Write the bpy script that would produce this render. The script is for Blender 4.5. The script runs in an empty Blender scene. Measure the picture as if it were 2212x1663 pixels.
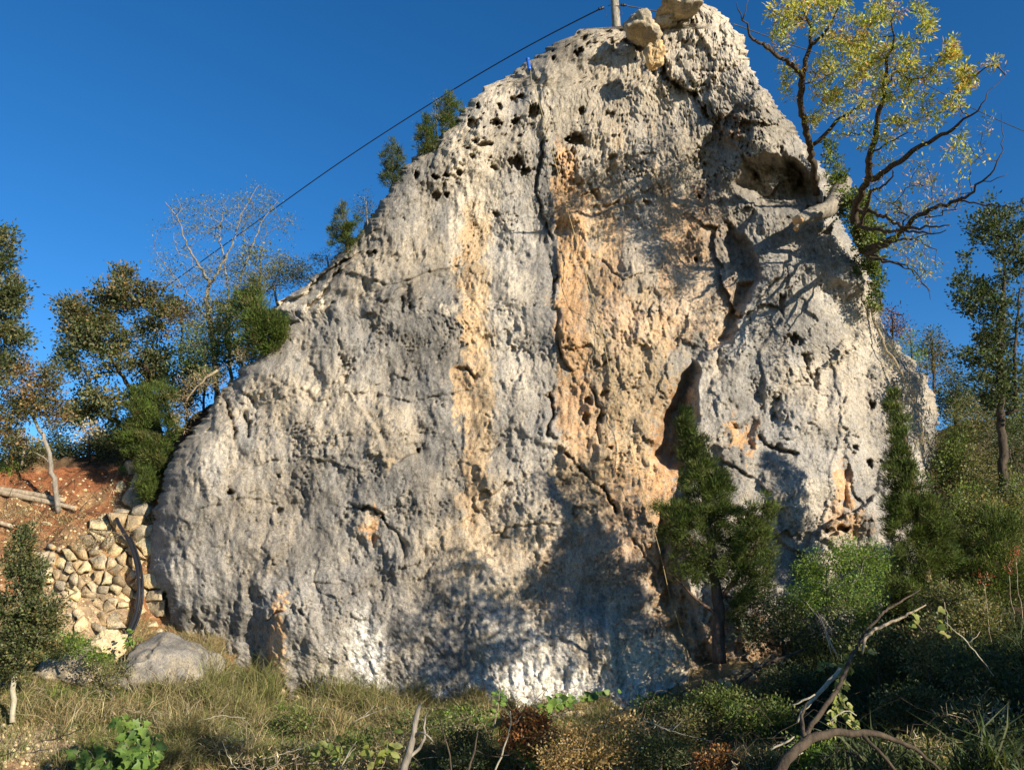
import bpy, math, random
import numpy as np
from mathutils import Vector, Matrix, noise as mnoise

# ------------------------------------------------------------------ camera, sky, sun, exposure
scene = bpy.context.scene
R = math.radians
PITCH = R(13.6)
FPX = 1736.0                    # focal length for a picture 2212 wide
CAM = np.array([0.0, 0.0, 2.35])
cam_data = bpy.data.cameras.new("camera")
cam_data.sensor_fit = 'HORIZONTAL'
cam_data.angle = 2 * math.atan(1106.0 / FPX)
cam_data.clip_start = 0.05
cam_data.clip_end = 600
cam = bpy.data.objects.new("camera", cam_data)
scene.collection.objects.link(cam)
cam.location = CAM
cam.rotation_euler = (R(90) + PITCH, 0, 0)
scene.camera = cam

SUN_L = Vector((-1.03, 1.0, -0.50)).normalized()     # the way the light travels
world = bpy.data.worlds.new("World")
scene.world = world
world.use_nodes = True
wn = world.node_tree
bg = wn.nodes["Background"]
sky = wn.nodes.new("ShaderNodeTexSky")
sky.sky_type = 'NISHITA'
sky.sun_disc = False
sky.sun_elevation = math.asin(-SUN_L.z)
sky.sun_rotation = math.atan2(-SUN_L.x, -SUN_L.y)
sky.altitude = 1500
sky.air_density = 0.9
sky.dust_density = 0.35
sky.ozone_density = 4.0
hs = wn.nodes.new("ShaderNodeHueSaturation")
hs.inputs["Saturation"].default_value = 1.22
wn.links.new(sky.outputs[0], hs.inputs["Color"])
wn.links.new(hs.outputs[0], bg.inputs[0])
bg.inputs[1].default_value = 0.10

sun_data = bpy.data.lights.new("sun", 'SUN')
sun_data.energy = 5.0
sun_data.angle = R(0.4)
sun_data.color = (1.0, 0.91, 0.77)
sun = bpy.data.objects.new("sun", sun_data)
scene.collection.objects.link(sun)
sun.location = (15, -15, 18)
sun.rotation_euler = SUN_L.to_track_quat('-Z', 'Y').to_euler()

scene.view_settings.view_transform = 'Standard'
scene.view_settings.look = 'None'
scene.view_settings.exposure = 0.80
scene.view_settings.gamma = 1.0
scene.view_settings.use_curve_mapping = False
scene.render.engine = 'CYCLES'
scene.cycles.max_bounces = 5
scene.cycles.diffuse_bounces = 3
scene.cycles.transmission_bounces = 3
scene.cycles.transparent_max_bounces = 4

rng = np.random.default_rng(7)
random.seed(7)
COL = scene.collection

# ------------------------------------------------------------------ projection helpers
CP, SP = math.cos(PITCH), math.sin(PITCH)
def W(u, v, d):
    """point seen at (u, v) of the 2212 x 1663 picture whose distance along +Y is d"""
    u = np.asarray(u, float); v = np.asarray(v, float); d = np.asarray(d, float)
    x = (u - 1106.0) / FPX; yc = (831.5 - v) / FPX
    dy = CP - yc * SP; dz = SP + yc * CP
    k = d / dy
    return np.stack([x * k + CAM[0], k * dy + CAM[1], dz * k + CAM[2]], -1)
def PX(p):
    p = np.asarray(p, float) - CAM
    f = p[..., 1] * CP + p[..., 2] * SP
    up = -p[..., 1] * SP + p[..., 2] * CP
    f = np.where(f < 0.05, 0.05, f)
    return 1106.0 + FPX * p[..., 0] / f, 831.5 - FPX * up / f
def V3(u, v, d):
    return W(u, v, d)

def fftn(shape, beta, lo, hi, ax=1.0, ay=1.0, seed=0, px=1.0):
    """band-passed power-law noise, std 1; lo / hi are wavelengths in grid px"""
    g = np.random.default_rng(seed)
    h, w = shape
    fy = np.fft.fftfreq(h)[:, None] / ay; fx = np.fft.rfftfreq(w)[None, :] / ax
    f = np.sqrt(fx * fx + fy * fy); f[0, 0] = 1
    amp = f ** (-beta) * np.exp(-(f * lo) ** 2 * 0.5) * (1 - np.exp(-(f * hi) ** 2))
    s = np.fft.rfft2(g.standard_normal((h, w))) * amp
    s[0, 0] = 0
    o = np.fft.irfft2(s, s=(h, w))
    return (o / o.std()).astype(np.float32)

def sstep(a, b, x):
    t = np.clip((x - a) / (b - a), 0, 1)
    return t * t * (3 - 2 * t)

def seg_dist(px, py, poly, closed=False):
    """distance to a polyline and signed side (positive = right of travel in picture coords)"""
    best = np.full(px.shape, 1e9, np.float32); side = np.zeros(px.shape, np.float32)
    pts = list(poly) + ([poly[0]] if closed else [])
    for (x0, y0), (x1, y1) in zip(pts[:-1], pts[1:]):
        dx, dy = x1 - x0, y1 - y0
        L2 = dx * dx + dy * dy + 1e-9
        t = np.clip(((px - x0) * dx + (py - y0) * dy) / L2, 0, 1)
        ex = px - (x0 + t * dx); ey = py - (y0 + t * dy)
        d = np.sqrt(ex * ex + ey * ey)
        c = dx * (py - y0) - dy * (px - x0)
        m = d < best
        side = np.where(m, np.sign(c), side); best = np.where(m, d, best)
    return best, side

def in_poly(px, py, poly):
    ins = np.zeros(px.shape, bool)
    n = len(poly)
    for i in range(n):
        x0, y0 = poly[i]; x1, y1 = poly[(i + 1) % n]
        if y0 == y1: continue
        c = (y0 > py) != (y1 > py)
        xi = (x1 - x0) * (py - y0) / (y1 - y0) + x0
        ins ^= c & (px < xi)
    return ins

# ------------------------------------------------------------------ scene-graph helpers
def tag(o, label=None, cat=None, group=None, kind=None):
    if label: o["label"] = label
    if cat: o["category"] = cat
    if group: o["group"] = group
    if kind: o["kind"] = kind
    return o
def empty(name, loc, label, cat, group=None):
    o = bpy.data.objects.new(name, None)
    COL.objects.link(o)
    o.location = [float(c) for c in loc]
    o.empty_display_size = 0.2
    return tag(o, label, cat, group)
def link(name, mesh, parent=None, kind=None):
    o = bpy.data.objects.new(name, mesh)
    COL.objects.link(o)
    if parent is not None:
        o.parent = parent
        o.matrix_parent_inverse = Matrix.Translation(-Vector(parent.location))
    if kind: o["kind"] = kind
    return o
def mesh_np(name, verts, faces, mat=None, col=None, smooth=False):
    """faces: one (N,k) int array or a list of them; col: per-vertex RGB"""
    verts = np.ascontiguousarray(verts, np.float32)
    if not isinstance(faces, (list, tuple)): faces = [faces]
    faces = [np.asarray(f, np.int32) for f in faces if len(f)]
    me = bpy.data.meshes.new(name)
    me.vertices.add(len(verts)); me.vertices.foreach_set("co", verts.ravel())
    loops = np.concatenate([f.ravel() for f in faces])
    tot = np.concatenate([np.full(len(f), f.shape[1], np.int32) for f in faces])
    start = np.concatenate([[0], np.cumsum(tot)[:-1]]).astype(np.int32)
    me.loops.add(len(loops)); me.loops.foreach_set("vertex_index", loops)
    me.polygons.add(len(tot)); me.polygons.foreach_set("loop_start", start)
    try: me.polygons.foreach_set("loop_total", tot)
    except Exception: pass
    if smooth: me.polygons.foreach_set("use_smooth", np.ones(len(tot), bool))
    me.update(calc_edges=True)
    if col is not None:
        a = me.color_attributes.new("Col", 'FLOAT_COLOR', 'POINT')
        c = np.ones((len(verts), 4), np.float32); c[:, :3] = col
        a.data.foreach_set("color", c.ravel())
    if mat: me.materials.append(mat)
    return me

# ------------------------------------------------------------------ materials
def new_mat(name, rough=0.9, spec=0.2):
    m = bpy.data.materials.new(name); m.use_nodes = True
    nt = m.node_tree; b = nt.nodes["Principled BSDF"]
    b.inputs["Roughness"].default_value = rough
    b.inputs["Specular IOR Level"].default_value = spec
    return m, nt, b
def nod(nt, t, **kw):
    n = nt.nodes.new(t)
    for k, v in kw.items(): setattr(n, k, v)
    return n
def tex_noise(nt, vec, scale, detail=6, rough=0.6, dist=0.0):
    n = nod(nt, "ShaderNodeTexNoise")
    n.inputs["Scale"].default_value = scale; n.inputs["Detail"].default_value = detail
    n.inputs["Roughness"].default_value = rough; n.inputs["Distortion"].default_value = dist
    nt.links.new(vec, n.inputs["Vector"]); return n
def ramp(nt, fac, stops):
    r = nod(nt, "ShaderNodeValToRGB")
    els = r.color_ramp.elements
    while len(els) < len(stops): els.new(0.5)
    for e, (p, c) in zip(els, stops):
        e.position = p; e.color = (*c, 1) if len(c) == 3 else c
    nt.links.new(fac, r.inputs[0]); return r
def mixc(nt, a, b, fac, mode='MIX'):
    m = nod(nt, "ShaderNodeMix", data_type='RGBA', blend_type=mode)
    for s, v in ((6, a), (7, b), (0, fac)):
        if hasattr(v, "node") or hasattr(v, "is_linked"): nt.links.new(v, m.inputs[s])
        elif isinstance(v, (int, float)): m.inputs[s].default_value = v
        else: m.inputs[s].default_value = (*v, 1)
    return m.outputs[2]
def bump(nt, b, h, strength, dist, prev=None):
    n = nod(nt, "ShaderNodeBump")
    n.inputs["Strength"].default_value = strength; n.inputs["Distance"].default_value = dist
    nt.links.new(h, n.inputs["Height"])
    if prev is not None: nt.links.new(prev, n.inputs["Normal"])
    nt.links.new(n.outputs[0], b.inputs["Normal"]); return n.outputs[0]
def objco(nt, scale=None):
    t = nod(nt, "ShaderNodeTexCoord")
    if scale is None: return t.outputs["Object"]
    mp = nod(nt, "ShaderNodeMapping"); mp.inputs["Scale"].default_value = scale
    nt.links.new(t.outputs["Object"], mp.inputs[0]); return mp.outputs[0]

def rock_material(name, use_col=True, base=(0.35, 0.29, 0.2), dark=0.55, fine=1.0):
    m, nt, b = new_mat(name, 0.95, 0.12)
    co = objco(nt); cs = objco(nt, (1, 1, 0.45))
    if use_col:
        a = nod(nt, "ShaderNodeVertexColor"); a.layer_name = "Col"; c0 = a.outputs[0]
    else:
        n0 = tex_noise(nt, co, 3.0, 5, 0.6)
        c0 = ramp(nt, n0.outputs[0], [(0.32, tuple(x * 0.6 for x in base)), (0.48, base), (0.62, (base[0] * 1.35, base[1] * 1.25, base[2] * 1.05)), (0.75, tuple(min(1, x * 1.7) for x in base))]).outputs[0]
    n1 = tex_noise(nt, cs, 5.5 * fine, 9, 0.72, 0.3)
    r1 = ramp(nt, n1.outputs[0], [(0.31, (0.42, 0.41, 0.41)), (0.42, (0.93, 0.93, 0.93)), (0.56, (1.02, 1.01, 1)), (0.70, (1.45, 1.42, 1.35))])
    c1 = mixc(nt, c0, r1.outputs[0], 0.85, 'MULTIPLY')
    n2 = tex_noise(nt, cs, 26 * fine, 6, 0.78)
    r2 = ramp(nt, n2.outputs[0], [(0.34, (dark * .6, dark * .6, dark * .6)), (0.45, (0.95, 0.95, 0.95)), (0.54, (1.02, 1.02, 1.02)), (0.66, (1.4, 1.38, 1.32))])
    c2 = mixc(nt, c1, r2.outputs[0], 0.9, 'MULTIPLY')
    n6 = tex_noise(nt, co, 60 * fine, 3, 0.6)
    r6 = ramp(nt, n6.outputs[0], [(0.36, (0.45, 0.44, 0.43)), (0.48, (1, 1, 1)), (0.62, (1.3, 1.28, 1.22))])
    c2 = mixc(nt, c2, r6.outputs[0], 0.7, 'MULTIPLY')
    vo = nod(nt, "ShaderNodeTexVoronoi"); vo.inputs["Scale"].default_value = 13 * fine
    nt.links.new(cs, vo.inputs["Vector"])
    r3 = ramp(nt, vo.outputs["Distance"], [(0.0, (0, 0, 0)), (0.16, (0.0, 0.0, 0.0)), (0.26, (1, 1, 1))])
    # pits only where a broad noise allows them
    n4 = tex_noise(nt, co, 1.7, 3, 0.5)
    r4 = ramp(nt, n4.outputs[0], [(0.46, (1, 1, 1)), (0.6, (0, 0, 0))])
    pit = nod(nt, "ShaderNodeMath", operation='MAXIMUM')
    nt.links.new(r3.outputs[0], pit.inputs[0]); nt.links.new(r4.outputs[0], pit.inputs[1])
    nt.links.new(c2, b.inputs["Base Color"])
    n5 = tex_noise(nt, co, 22 * fine, 9, 0.75)
    p = bump(nt, b, n1.outputs[0], 0.4, 0.05 / fine)
    p = bump(nt, b, n5.outputs[0], 0.9, 0.035 / fine, p)
    bump(nt, b, pit.outputs[0], 0.7, 0.03 / fine, p)
    return m

def leaf_material(name, trans=0.35, rough=0.55, spec=0.35, gain=1.0):
    m, nt, b = new_mat(name, rough, spec)
    a = nod(nt, "ShaderNodeVertexColor"); a.layer_name = "Col"
    co = objco(nt)
    n = tex_noise(nt, co, 9.0, 3, 0.6)
    r = ramp(nt, n.outputs[0], [(0.3, (0.75 * gain,) * 3), (0.7, (1.25 * gain,) * 3)])
    c = mixc(nt, a.outputs[0], r.outputs[0], 1.0, 'MULTIPLY')
    nt.links.new(c, b.inputs["Base Color"])
    t = nod(nt, "ShaderNodeBsdfTranslucent")
    c2 = mixc(nt, c, (1.3, 1.35, 0.55), 1.0, 'MULTIPLY')
    nt.links.new(c2, t.inputs[0])
    mx = nod(nt, "ShaderNodeMixShader"); mx.inputs[0].default_value = trans
    nt.links.new(b.outputs[0], mx.inputs[1]); nt.links.new(t.outputs[0], mx.inputs[2])
    nt.links.new(mx.outputs[0], nt.nodes["Material Output"].inputs[0])
    return m

def bark_material(name, c0, c1, sc=14.0):
    m, nt, b = new_mat(name, 0.92, 0.15)
    cs = objco(nt, (1, 1, 0.35))
    n = tex_noise(nt, cs, sc, 8, 0.7, 0.5)
    r = ramp(nt, n.outputs[0], [(0.32, c0), (0.62, c1), (0.8, tuple(min(1, x * 1.4) for x in c1))])
    nt.links.new(r.outputs[0], b.inputs["Base Color"])
    bump(nt, b, n.outputs[0], 0.8, 0.02)
    return m

def plain_material(name, c, rough=0.5, spec=0.4, metal=0.0, var=0.15, sc=20):
    m, nt, b = new_mat(name, rough, spec)
    b.inputs["Metallic"].default_value = metal
    n = tex_noise(nt, objco(nt), sc, 5, 0.6)
    lo = tuple(x * (1 - var) for x in c); hi = tuple(min(1, x * (1 + var)) for x in c)
    nt.links.new(ramp(nt, n.outputs[0], [(0.35, lo), (0.65, hi)]).outputs[0], b.inputs["Base Color"])
    bump(nt, b, n.outputs[0], 0.2, 0.005)
    return m

M_ROCK = rock_material("limestone")
M_STONE = rock_material("cream stone", False, (0.56, 0.46, 0.28), 0.6, 1.2)
M_STONE_DK = rock_material("weathered stone", False, (0.26, 0.23, 0.19), 0.5, 1.2)
M_BARK_GREY = bark_material("grey bark", (0.10, 0.085, 0.065), (0.30, 0.26, 0.20))
M_BARK_DARK = bark_material("dark bark", (0.025, 0.02, 0.015), (0.10, 0.075, 0.05))
M_BARK_RED = bark_material("brown bark", (0.05, 0.03, 0.02), (0.16, 0.10, 0.065))
M_BARK_PALE = bark_material("pale bark", (0.22, 0.19, 0.13), (0.48, 0.43, 0.30))
M_TWIG = bark_material("twig bark", (0.16, 0.12, 0.08), (0.40, 0.32, 0.21), 30)
M_LEAF = leaf_material("leaf")
M_NEEDLE = leaf_material("juniper spray", 0.25, 0.7, 0.2)
M_GRASS = leaf_material("grass blade", 0.3, 0.7, 0.2)
# ------------------------------------------------------------------ the limestone crag
LEFT = [(-5, 1475), (28, 1440), (52, 1400), (58, 1340), (63, 1262), (80, 1222), (95, 1190), (130, 1145), (165, 1100), (190, 1040),
        (235, 1008), (262, 985), (290, 958), (330, 902), (355, 880), (380, 858), (430, 828), (470, 800), (520, 762), (575, 705),
        (620, 655), (650, 603), (668, 585), (700, 612), (740, 590), (775, 552), (800, 520), (850, 474), (900, 442), (940, 405), (970, 382),
        (1010, 362), (1040, 352), (1100, 334), (1170, 322), (1230, 313), (1260, 318), (1290, 332), (1340, 352), (1390, 392), (1430, 440), (1480, 500), (1600, 540)]
RIGHT = [(-5, 1500), (28, 1555), (45, 1580), (75, 1600), (120, 1610), (155, 1630), (200, 1655), (240, 1690), (300, 1730), (340, 1755), (370, 1788),
         (440, 1800), (510, 1832), (560, 1868), (600, 1885), (650, 1902), (700, 1905), (740, 1935), (800, 1990), (840, 2012), (880, 2026),
         (960, 2022), (1100, 2010), (1300, 1990), (1600, 1900)]
NV, NU = 660, 640
vv = np.linspace(-5, 1600, NV)
def prof(tab, v):
    return np.interp(v, [a for a, b in tab], [b for a, b in tab])
en = fftn((8, 2048), 1.2, 2, 60, seed=3)
uL = prof(LEFT, vv); jL = 5.0 * np.interp(vv, np.arange(2048), en[1]) * np.interp(vv, [0, 100, 1300], [0.6, 1, 0.6])
uR = prof(RIGHT, vv); jR = 4.5 * np.interp(vv, np.arange(2048), en[4])
ss = np.linspace(0, 1, NU)
GU = (uL[:, None] + (uR - uL)[:, None] * ss[None, :]).astype(np.float32)
_e0 = GU - uL[:, None]; _e1 = uR[:, None] - GU
PU = GU + jL[:, None] * np.exp(-_e0 / 14) + jR[:, None] * np.exp(-_e1 / 14)      # ragged outline
GV = np.repeat(vv[:, None], NU, 1).astype(np.float32)
LAT = 2.5
LS = (720, 940)
def samp(F, u, v):
    x = np.clip((u + 40) / LAT, 0, LS[1] - 1.01); y = np.clip((v + 40) / LAT, 0, LS[0] - 1.01)
    i = x.astype(int); j = y.astype(int); fx = x - i; fy = y - j
    return (F[j, i] * (1 - fx) * (1 - fy) + F[j, i + 1] * fx * (1 - fy) + F[j + 1, i] * (1 - fx) * fy + F[j + 1, i + 1] * fx * fy)
wx = samp(fftn(LS, 1.6, 6, 40, seed=11), GU, GV); wy = samp(fftn(LS, 1.6, 6, 40, seed=12), GU, GV)
WU = GU + 7 * wx; WV = GV + 7 * wy              # warped coordinates make drawn features ragged
SU = GU + 2.5 * wx; SV = GV + 2.5 * wy

def facets(u, v, cell, tilt, seed, ay=1.0):
    g = np.random.default_rng(seed)
    n = 96
    jx = g.random((n, n)); jy = g.random((n, n)); a = g.normal(0, tilt, (n, n)); b = g.normal(0, tilt, (n, n)); c = g.normal(0, 1, (n, n))
    x = (u + 300) / cell; y = (v + 300) / (cell * ay)
    ix = np.floor(x).astype(int); iy = np.floor(y).astype(int)
    bd = np.full(x.shape, 1e9); out = np.zeros(x.shape)
    for dx in (-1, 0, 1):
        for dy in (-1, 0, 1):
            kx = (ix + dx) % n; ky = (iy + dy) % n
            ex = x - (ix + dx + jx[ky, kx]); ey = y - (iy + dy + jy[ky, kx])
            d = ex * ex + ey * ey; m = d < bd
            bd = np.where(m, d, bd); out = np.where(m, c[ky, kx] * 0.35 + a[ky, kx] * ex + b[ky, kx] * ey, out)
    return out

def base_depth(u, v):
    d = 13.55 + 2.5 * (1530 - v) / 1500
    d = d + 0.9 * (np.clip(900 - u, 0, None) / 600) ** 1.6
    d = d + 1.1 * (np.clip(u - 1700, 0, None) / 300) ** 1.4
    return d
h = np.zeros_like(GU)
n_big = samp(fftn(LS, 2.0, 30, 190, seed=21), GU, GV)
n_mid = samp(fftn(LS, 1.6, 8, 46, 1.0, .62, seed=22), GU, GV)
n_rid = samp(fftn(LS, 1.2, 2.5, 26, 1.0, .62, seed=23), GU, GV)
n_sml = samp(fftn(LS, 0.9, 1.0, 7, 1.0, .8, seed=24), GU, GV)
n_tin = samp(fftn(LS, 0.5, 0.8, 3.0, 1.0, .9, seed=25), GU, GV)
n_msk = samp(fftn(LS, 1.8, 20, 90, seed=26), GU, GV)
n_flt = samp(fftn(LS, 1.6, 3, 34, 1.0, .28, seed=27), GU, GV)
rgh = 0.35 + 0.75 * sstep(-.9, 1.1, samp(fftn(LS, 1.8, 14, 80, seed=28), GU, GV))
right = sstep(1480, 1600, WU) * sstep(420, 600, WV)          # the smoother grey slab
topz = 1 - sstep(230, 460, GV)
h += 0.17 * n_big
h += 0.036 * n_mid * rgh
h += -0.022 * rgh * np.abs(n_rid) * (1.1 - 0.4 * right)
h += 0.0085 * rgh * n_sml * (1.0 + 0.6 * topz)
h += 0.0060 * n_tin
h += 0.015 * n_flt * (1 - 0.5 * right)
mask = sstep(-0.6, 1.0, n_msk)
big_sel = np.maximum(sstep(1450, 1600, WU), .45 * sstep(-.2, 1.2, samp(fftn(LS, 1.8, 20, 90, seed=29), GU, GV)))
RU = WU * .86 + WV * .5; RV = WV * .86 - WU * .5
h += 0.15 * facets(RU, RV, 150, 0.75, 15, 1.5) * big_sel
h += 0.055 * facets(RU, RV, 70, 0.7, 16, 1.5) * big_sel
h += 0.062 * facets(WU, WV, 62, 0.6, 5, 1.9) * mask * (1 - 0.7 * right)
h += 0.030 * facets(SU, SV, 30, 0.8, 6, 1.8) * (0.15 + 0.85 * mask) * (1 - .5 * right)
h += 0.011 * facets(SU, SV, 13, 0.8, 8, 1.6) * (.5 + .7 * mask)
# small solution pits, in clusters
pn = samp(fftn(LS, 0.8, 1.8, 5, seed=31), GU, GV); pc = samp(fftn(LS, 1.6, 10, 60, seed=32), GU, GV)
h -= 0.075 * sstep(1.55, 2.5, pn + 0.55 * pc) * (1 + 0.5 * topz)
pn2 = samp(fftn(LS, 0.8, 4.0, 12, seed=33), GU, GV)
h -= 0.15 * sstep(2.0, 2.7, pn2 + 0.5 * pc) * (0.12 + topz)

# the right-hand slab stands proud of the orange recess
CAVES = [([(1560, 470), (1590, 490), (1615, 530), (1642, 575), (1632, 600), (1600, 604), (1574, 580), (1566, 530)], 0.36, 10),
         ([(1592, 600), (1630, 606), (1612, 650), (1584, 690), (1568, 735), (1548, 745), (1556, 705), (1578, 655)], 0.34, 9),
         ([(1492, 784), (1456, 820), (1447, 866), (1418, 905), (1423, 946), (1404, 985), (1440, 1024), (1478, 1010), (1496, 950), (1486, 880), (1502, 830)], 0.62, 12),
         ([(1630, 448), (1572, 404), (1600, 352), (1640, 330), (1720, 338), (1775, 392), (1760, 440), (1690, 456)], 0.85, 16),
         ([(1640, 895), (1582, 912), (1590, 955), (1608, 992), (1630, 975), (1634, 930)], 0.22, 8),
         ([(1834, 992), (1812, 1010), (1815, 1060), (1812, 1100), (1836, 1104), (1832, 1050), (1842, 1020)], 0.16, 7),
         ([(790, 1100), (836, 1118), (826, 1140), (812, 1172), (797, 1176), (788, 1140)], 0.10, 6),
         ([(578, 1340), (600, 1330), (616, 1324), (612, 1370), (614, 1420), (620, 1500), (598, 1500), (600, 1430), (590, 1380)], 0.05, 6),
         ([(1410, 1100), (1440, 1090), (1450, 1160), (1440, 1240), (1470, 1290), (1440, 1320), (1420, 1230)], 0.30, 12),
         ([(1430, 1350), (1475, 1330), (1500, 1380), (1530, 1440), (1500, 1440), (1455, 1390)], 0.28, 12)]
SLAB = [(1636, 455), (1600, 500), (1640, 580), (1605, 655), (1572, 735), (1500, 782), (1502, 850), (1500, 960), (1490, 1050), (1470, 1150),
        (1480, 1260), (1500, 1330), (1540, 1440), (1600, 1620), (2250, 1620), (2250, 455)]
dS, _ = seg_dist(SU, SV, SLAB, True)
inS = in_poly(SU, SV, SLAB)
sd = np.where(inS, dS, -dS)
h += 0.40 * sstep(-6, 10, sd) * np.exp(-np.clip(sd, 0, None) / 420)
for poly, dep, w in CAVES:
    d, _ = seg_dist(SU, SV, poly, True); ins = in_poly(SU, SV, poly)
    h -= dep * sstep(-3, w * 2.0, np.where(ins, d, -d))
# lobes (raised masses): centre, radii, height
for (cu, cv, ru, rv, a) in [(1520, 110, 105, 120, 0.75), (1640, 270, 95, 110, 0.75), (1300, 105, 110, 60, 0.18), (760, 1250, 230, 230, 0.25), (845, 950, 60, 60, 0.16),
                            (470, 1000, 110, 200, 0.15), (1250, 1000, 60, 60, 0.12), (1800, 640, 130, 80, 0.15), (1060, 240, 60, 50, 0.15), (606, 1415, 26, 95, 0.16), (640, 640, 60, 40, 0.15),
                            (1820, 470, 60, 90, 0.3), (1840, 590, 60, 45, 0.3), (430, 1180, 90, 160, 0.2)]:
    h += a * np.exp(-(((WU - cu) / ru) ** 2 + ((WV - cv) / rv) ** 2) * 1.2)
# joints and steps: polyline, depth, half width, step to the right side
CR = [([(700, 860), (800, 845), (880, 870), (985, 850)], .05, 3, .03), ([(540, 1010), (640, 985), (720, 1000)], .05, 3, .03), ([(430, 1100), (520, 1075), (600, 1085)], .04, 3, .02), ([(740, 1290), (830, 1255), (900, 1215), (960, 1150), (1050, 1100)], .06, 3, .03), ([(1020, 1180), (1100, 1140), (1190, 1130)], .05, 3, .02), ([(760, 590), (840, 620), (900, 600), (985, 575)], .05, 3, .03),
      ([(1290, 560), (1350, 600), (1420, 590)], .05, 3, .02), ([(1560, 1090), (1640, 1120), (1700, 1180), (1760, 1230)], .12, 5, .07), ([(1700, 600), (1690, 680), (1640, 760), (1650, 850)], .05, 4, .05), ([(1800, 800), (1820, 900), (1800, 980)], .04, 3, .03), ([(1620, 130), (1560, 160), (1500, 150)], .12, 6, .08), ([(1500, 60), (1540, 130), (1530, 200)], .10, 5, .05),
      ([(1158, 175), (1165, 215), (1168, 280), (1172, 330), (1160, 385), (1158, 430), (1170, 470), (1190, 510), (1198, 540), (1201, 593), (1194, 638), (1208, 688), (1204, 726), (1211, 768), (1236, 810)], .13, 4, .05),
      ([(1190, 849), (1195, 900), (1180, 936), (1208, 975), (1240, 992), (1257, 1020), (1306, 1059), (1334, 1104)], .20, 5, .0),
      ([(1257, 821), (1282, 845), (1296, 894), (1288, 912), (1299, 957)], .10, 3, .0),
      ([(1218, 750), (1236, 758), (1271, 747), (1280, 768), (1292, 793), (1318, 776)], .10, 3, .03),
      ([(752, 1085), (778, 1096)], .12, 5, .0), ([(786, 1096), (806, 1098), (830, 1121)], .16, 6, .1),
      ([(830, 1121), (861, 1160), (872, 1186), (870, 1206)], .12, 4, -.08),
      ([(788, 891), (816, 932), (837, 992), (861, 999), (900, 975)], .05, 5, -.10),
      ([(483, 852), (493, 877), (503, 915), (506, 943)], .26, 7, -.05), ([(525, 890), (539, 912), (535, 939)], .2, 5, .0),
      ([(575, 1340), (598, 1326), (620, 1318), (640, 1320), (655, 1331)], .14, 4, .0),
      ([(990, 330), (985, 480), (992, 620), (990, 800), (1000, 900), (998, 1000), (1006, 1080)], .0, 7, .025),
      ([(996, 795), (1015, 800), (1030, 815)], .16, 8, .0), ([(1000, 1060), (1015, 1080), (1030, 1100)], .20, 9, .0),
      ([(1068, 943), (1110, 912), (1150, 885), (1190, 849), (1230, 815)], .06, 3, .03),
      ([(1617, 698), (1575, 722), (1540, 738)], .10, 4, .0), ([(1530, 961), (1628, 897), (1674, 852), (1740, 820), (1793, 793), (1831, 764)], .08, 4, .05),
      ([(1541, 974), (1565, 999), (1593, 1013), (1640, 1040), (1665, 1070)], .12, 4, .03),
      ([(1634, 935), (1655, 960), (1681, 975), (1723, 978)], .18, 7, .0), ([(1740, 770), (1741, 800), (1750, 815)], .22, 10, .0),
      ([(1680, 872), (1672, 895), (1690, 905)], .2, 14, .05), ([(604, 655), (650, 640), (690, 600), (745, 560)], .18, 5, .1),
      ([(670, 660), (700, 625), (712, 600), (740, 580)], .12, 5, .05), ([(625, 702), (680, 688), (720, 650)], .07, 4, .0),
      ([(1432, 60), (1425, 100), (1432, 150), (1442, 170), (1500, 205), (1530, 250)], .35, 9, .1),
      ([(1345, 90), (1385, 110), (1400, 130), (1412, 155)], .2, 6, .0), ([(1262, 345), (1300, 352), (1330, 338)], .12, 7, .0),
      ([(1280, 452), (1310, 446), (1336, 440)], .10, 6, .0), ([(1268, 400), (1278, 418), (1290, 432)], .12, 6, .0),
      ([(1540, 240), (1560, 290), (1600, 330), (1640, 380)], .15, 10, .1), ([(1690, 330), (1730, 380), (1720, 430)], .2, 12, .0),
      ([(350, 1277), (357, 1330), (372, 1370)], .22, 6, .05), ([(380, 1320), (390, 1366)], .16, 6, .05), ([(424, 1335), (432, 1375), (440, 1400)], .2, 7, .06),
      ([(450, 1370), (460, 1420)], .14, 6, .03), ([(500, 1390), (507, 1420)], .1, 6, .0), ([(1175, 520), (1185, 570), (1196, 610)], .1, 6, .0),
      ([(560, 1180), (590, 1215)], .08, 4, .0), ([(640, 1055), (655, 1070)], .1, 4, .0), ([(1310, 1200), (1330, 1190), (1345, 1180)], .05, 3, .0),
      ([(1370, 1165), (1395, 1200), (1430, 1245), (1446, 1260)], .06, 3, .0), ([(1085, 1155), (1105, 1165)], .12, 5, .0), ([(905, 1250), (935, 1215)], .1, 4, .0),
      ([(640, 480 + 200), (655, 700)], .1, 5, .0), ([(870, 640), (878, 658), (888, 660)], .16, 7, .0), ([(735, 735), (745, 790), (742, 830)], .12, 9, .0),
      ([(980, 345), (940, 400)], .05, 5, .0), ([(450, 925), (420, 945)], .1, 5, .0), ([(1100, 985), (1128, 1000), (1120, 1020)], .07, 3, .0)]
for poly, dep, w, st in CR:
    x0 = min(p[0] for p in poly) - 70; x1 = max(p[0] for p in poly) + 70; y0 = min(p[1] for p in poly) - 70; y1 = max(p[1] for p in poly) + 70
    m = (SU > x0) & (SU < x1) & (SV > y0) & (SV < y1)
    if not m.any(): continue
    a, b = SU[m], SV[m]
    d, s = seg_dist(a, b, poly)
    wv = w * np.clip(0.62 + 0.28 * n_sml[m] + .2 * n_rid[m], .25, 1.3); q = -dep * np.clip(.9 + .6 * n_mid[m] + .3 * n_rid[m], .12, 1.5) * np.exp(-(d / wv) ** 2)
    q = q + st * np.where(s > 0, -1, 1) * np.exp(-d / 28) * sstep(0, 4, d)
    h[m] += q
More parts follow.
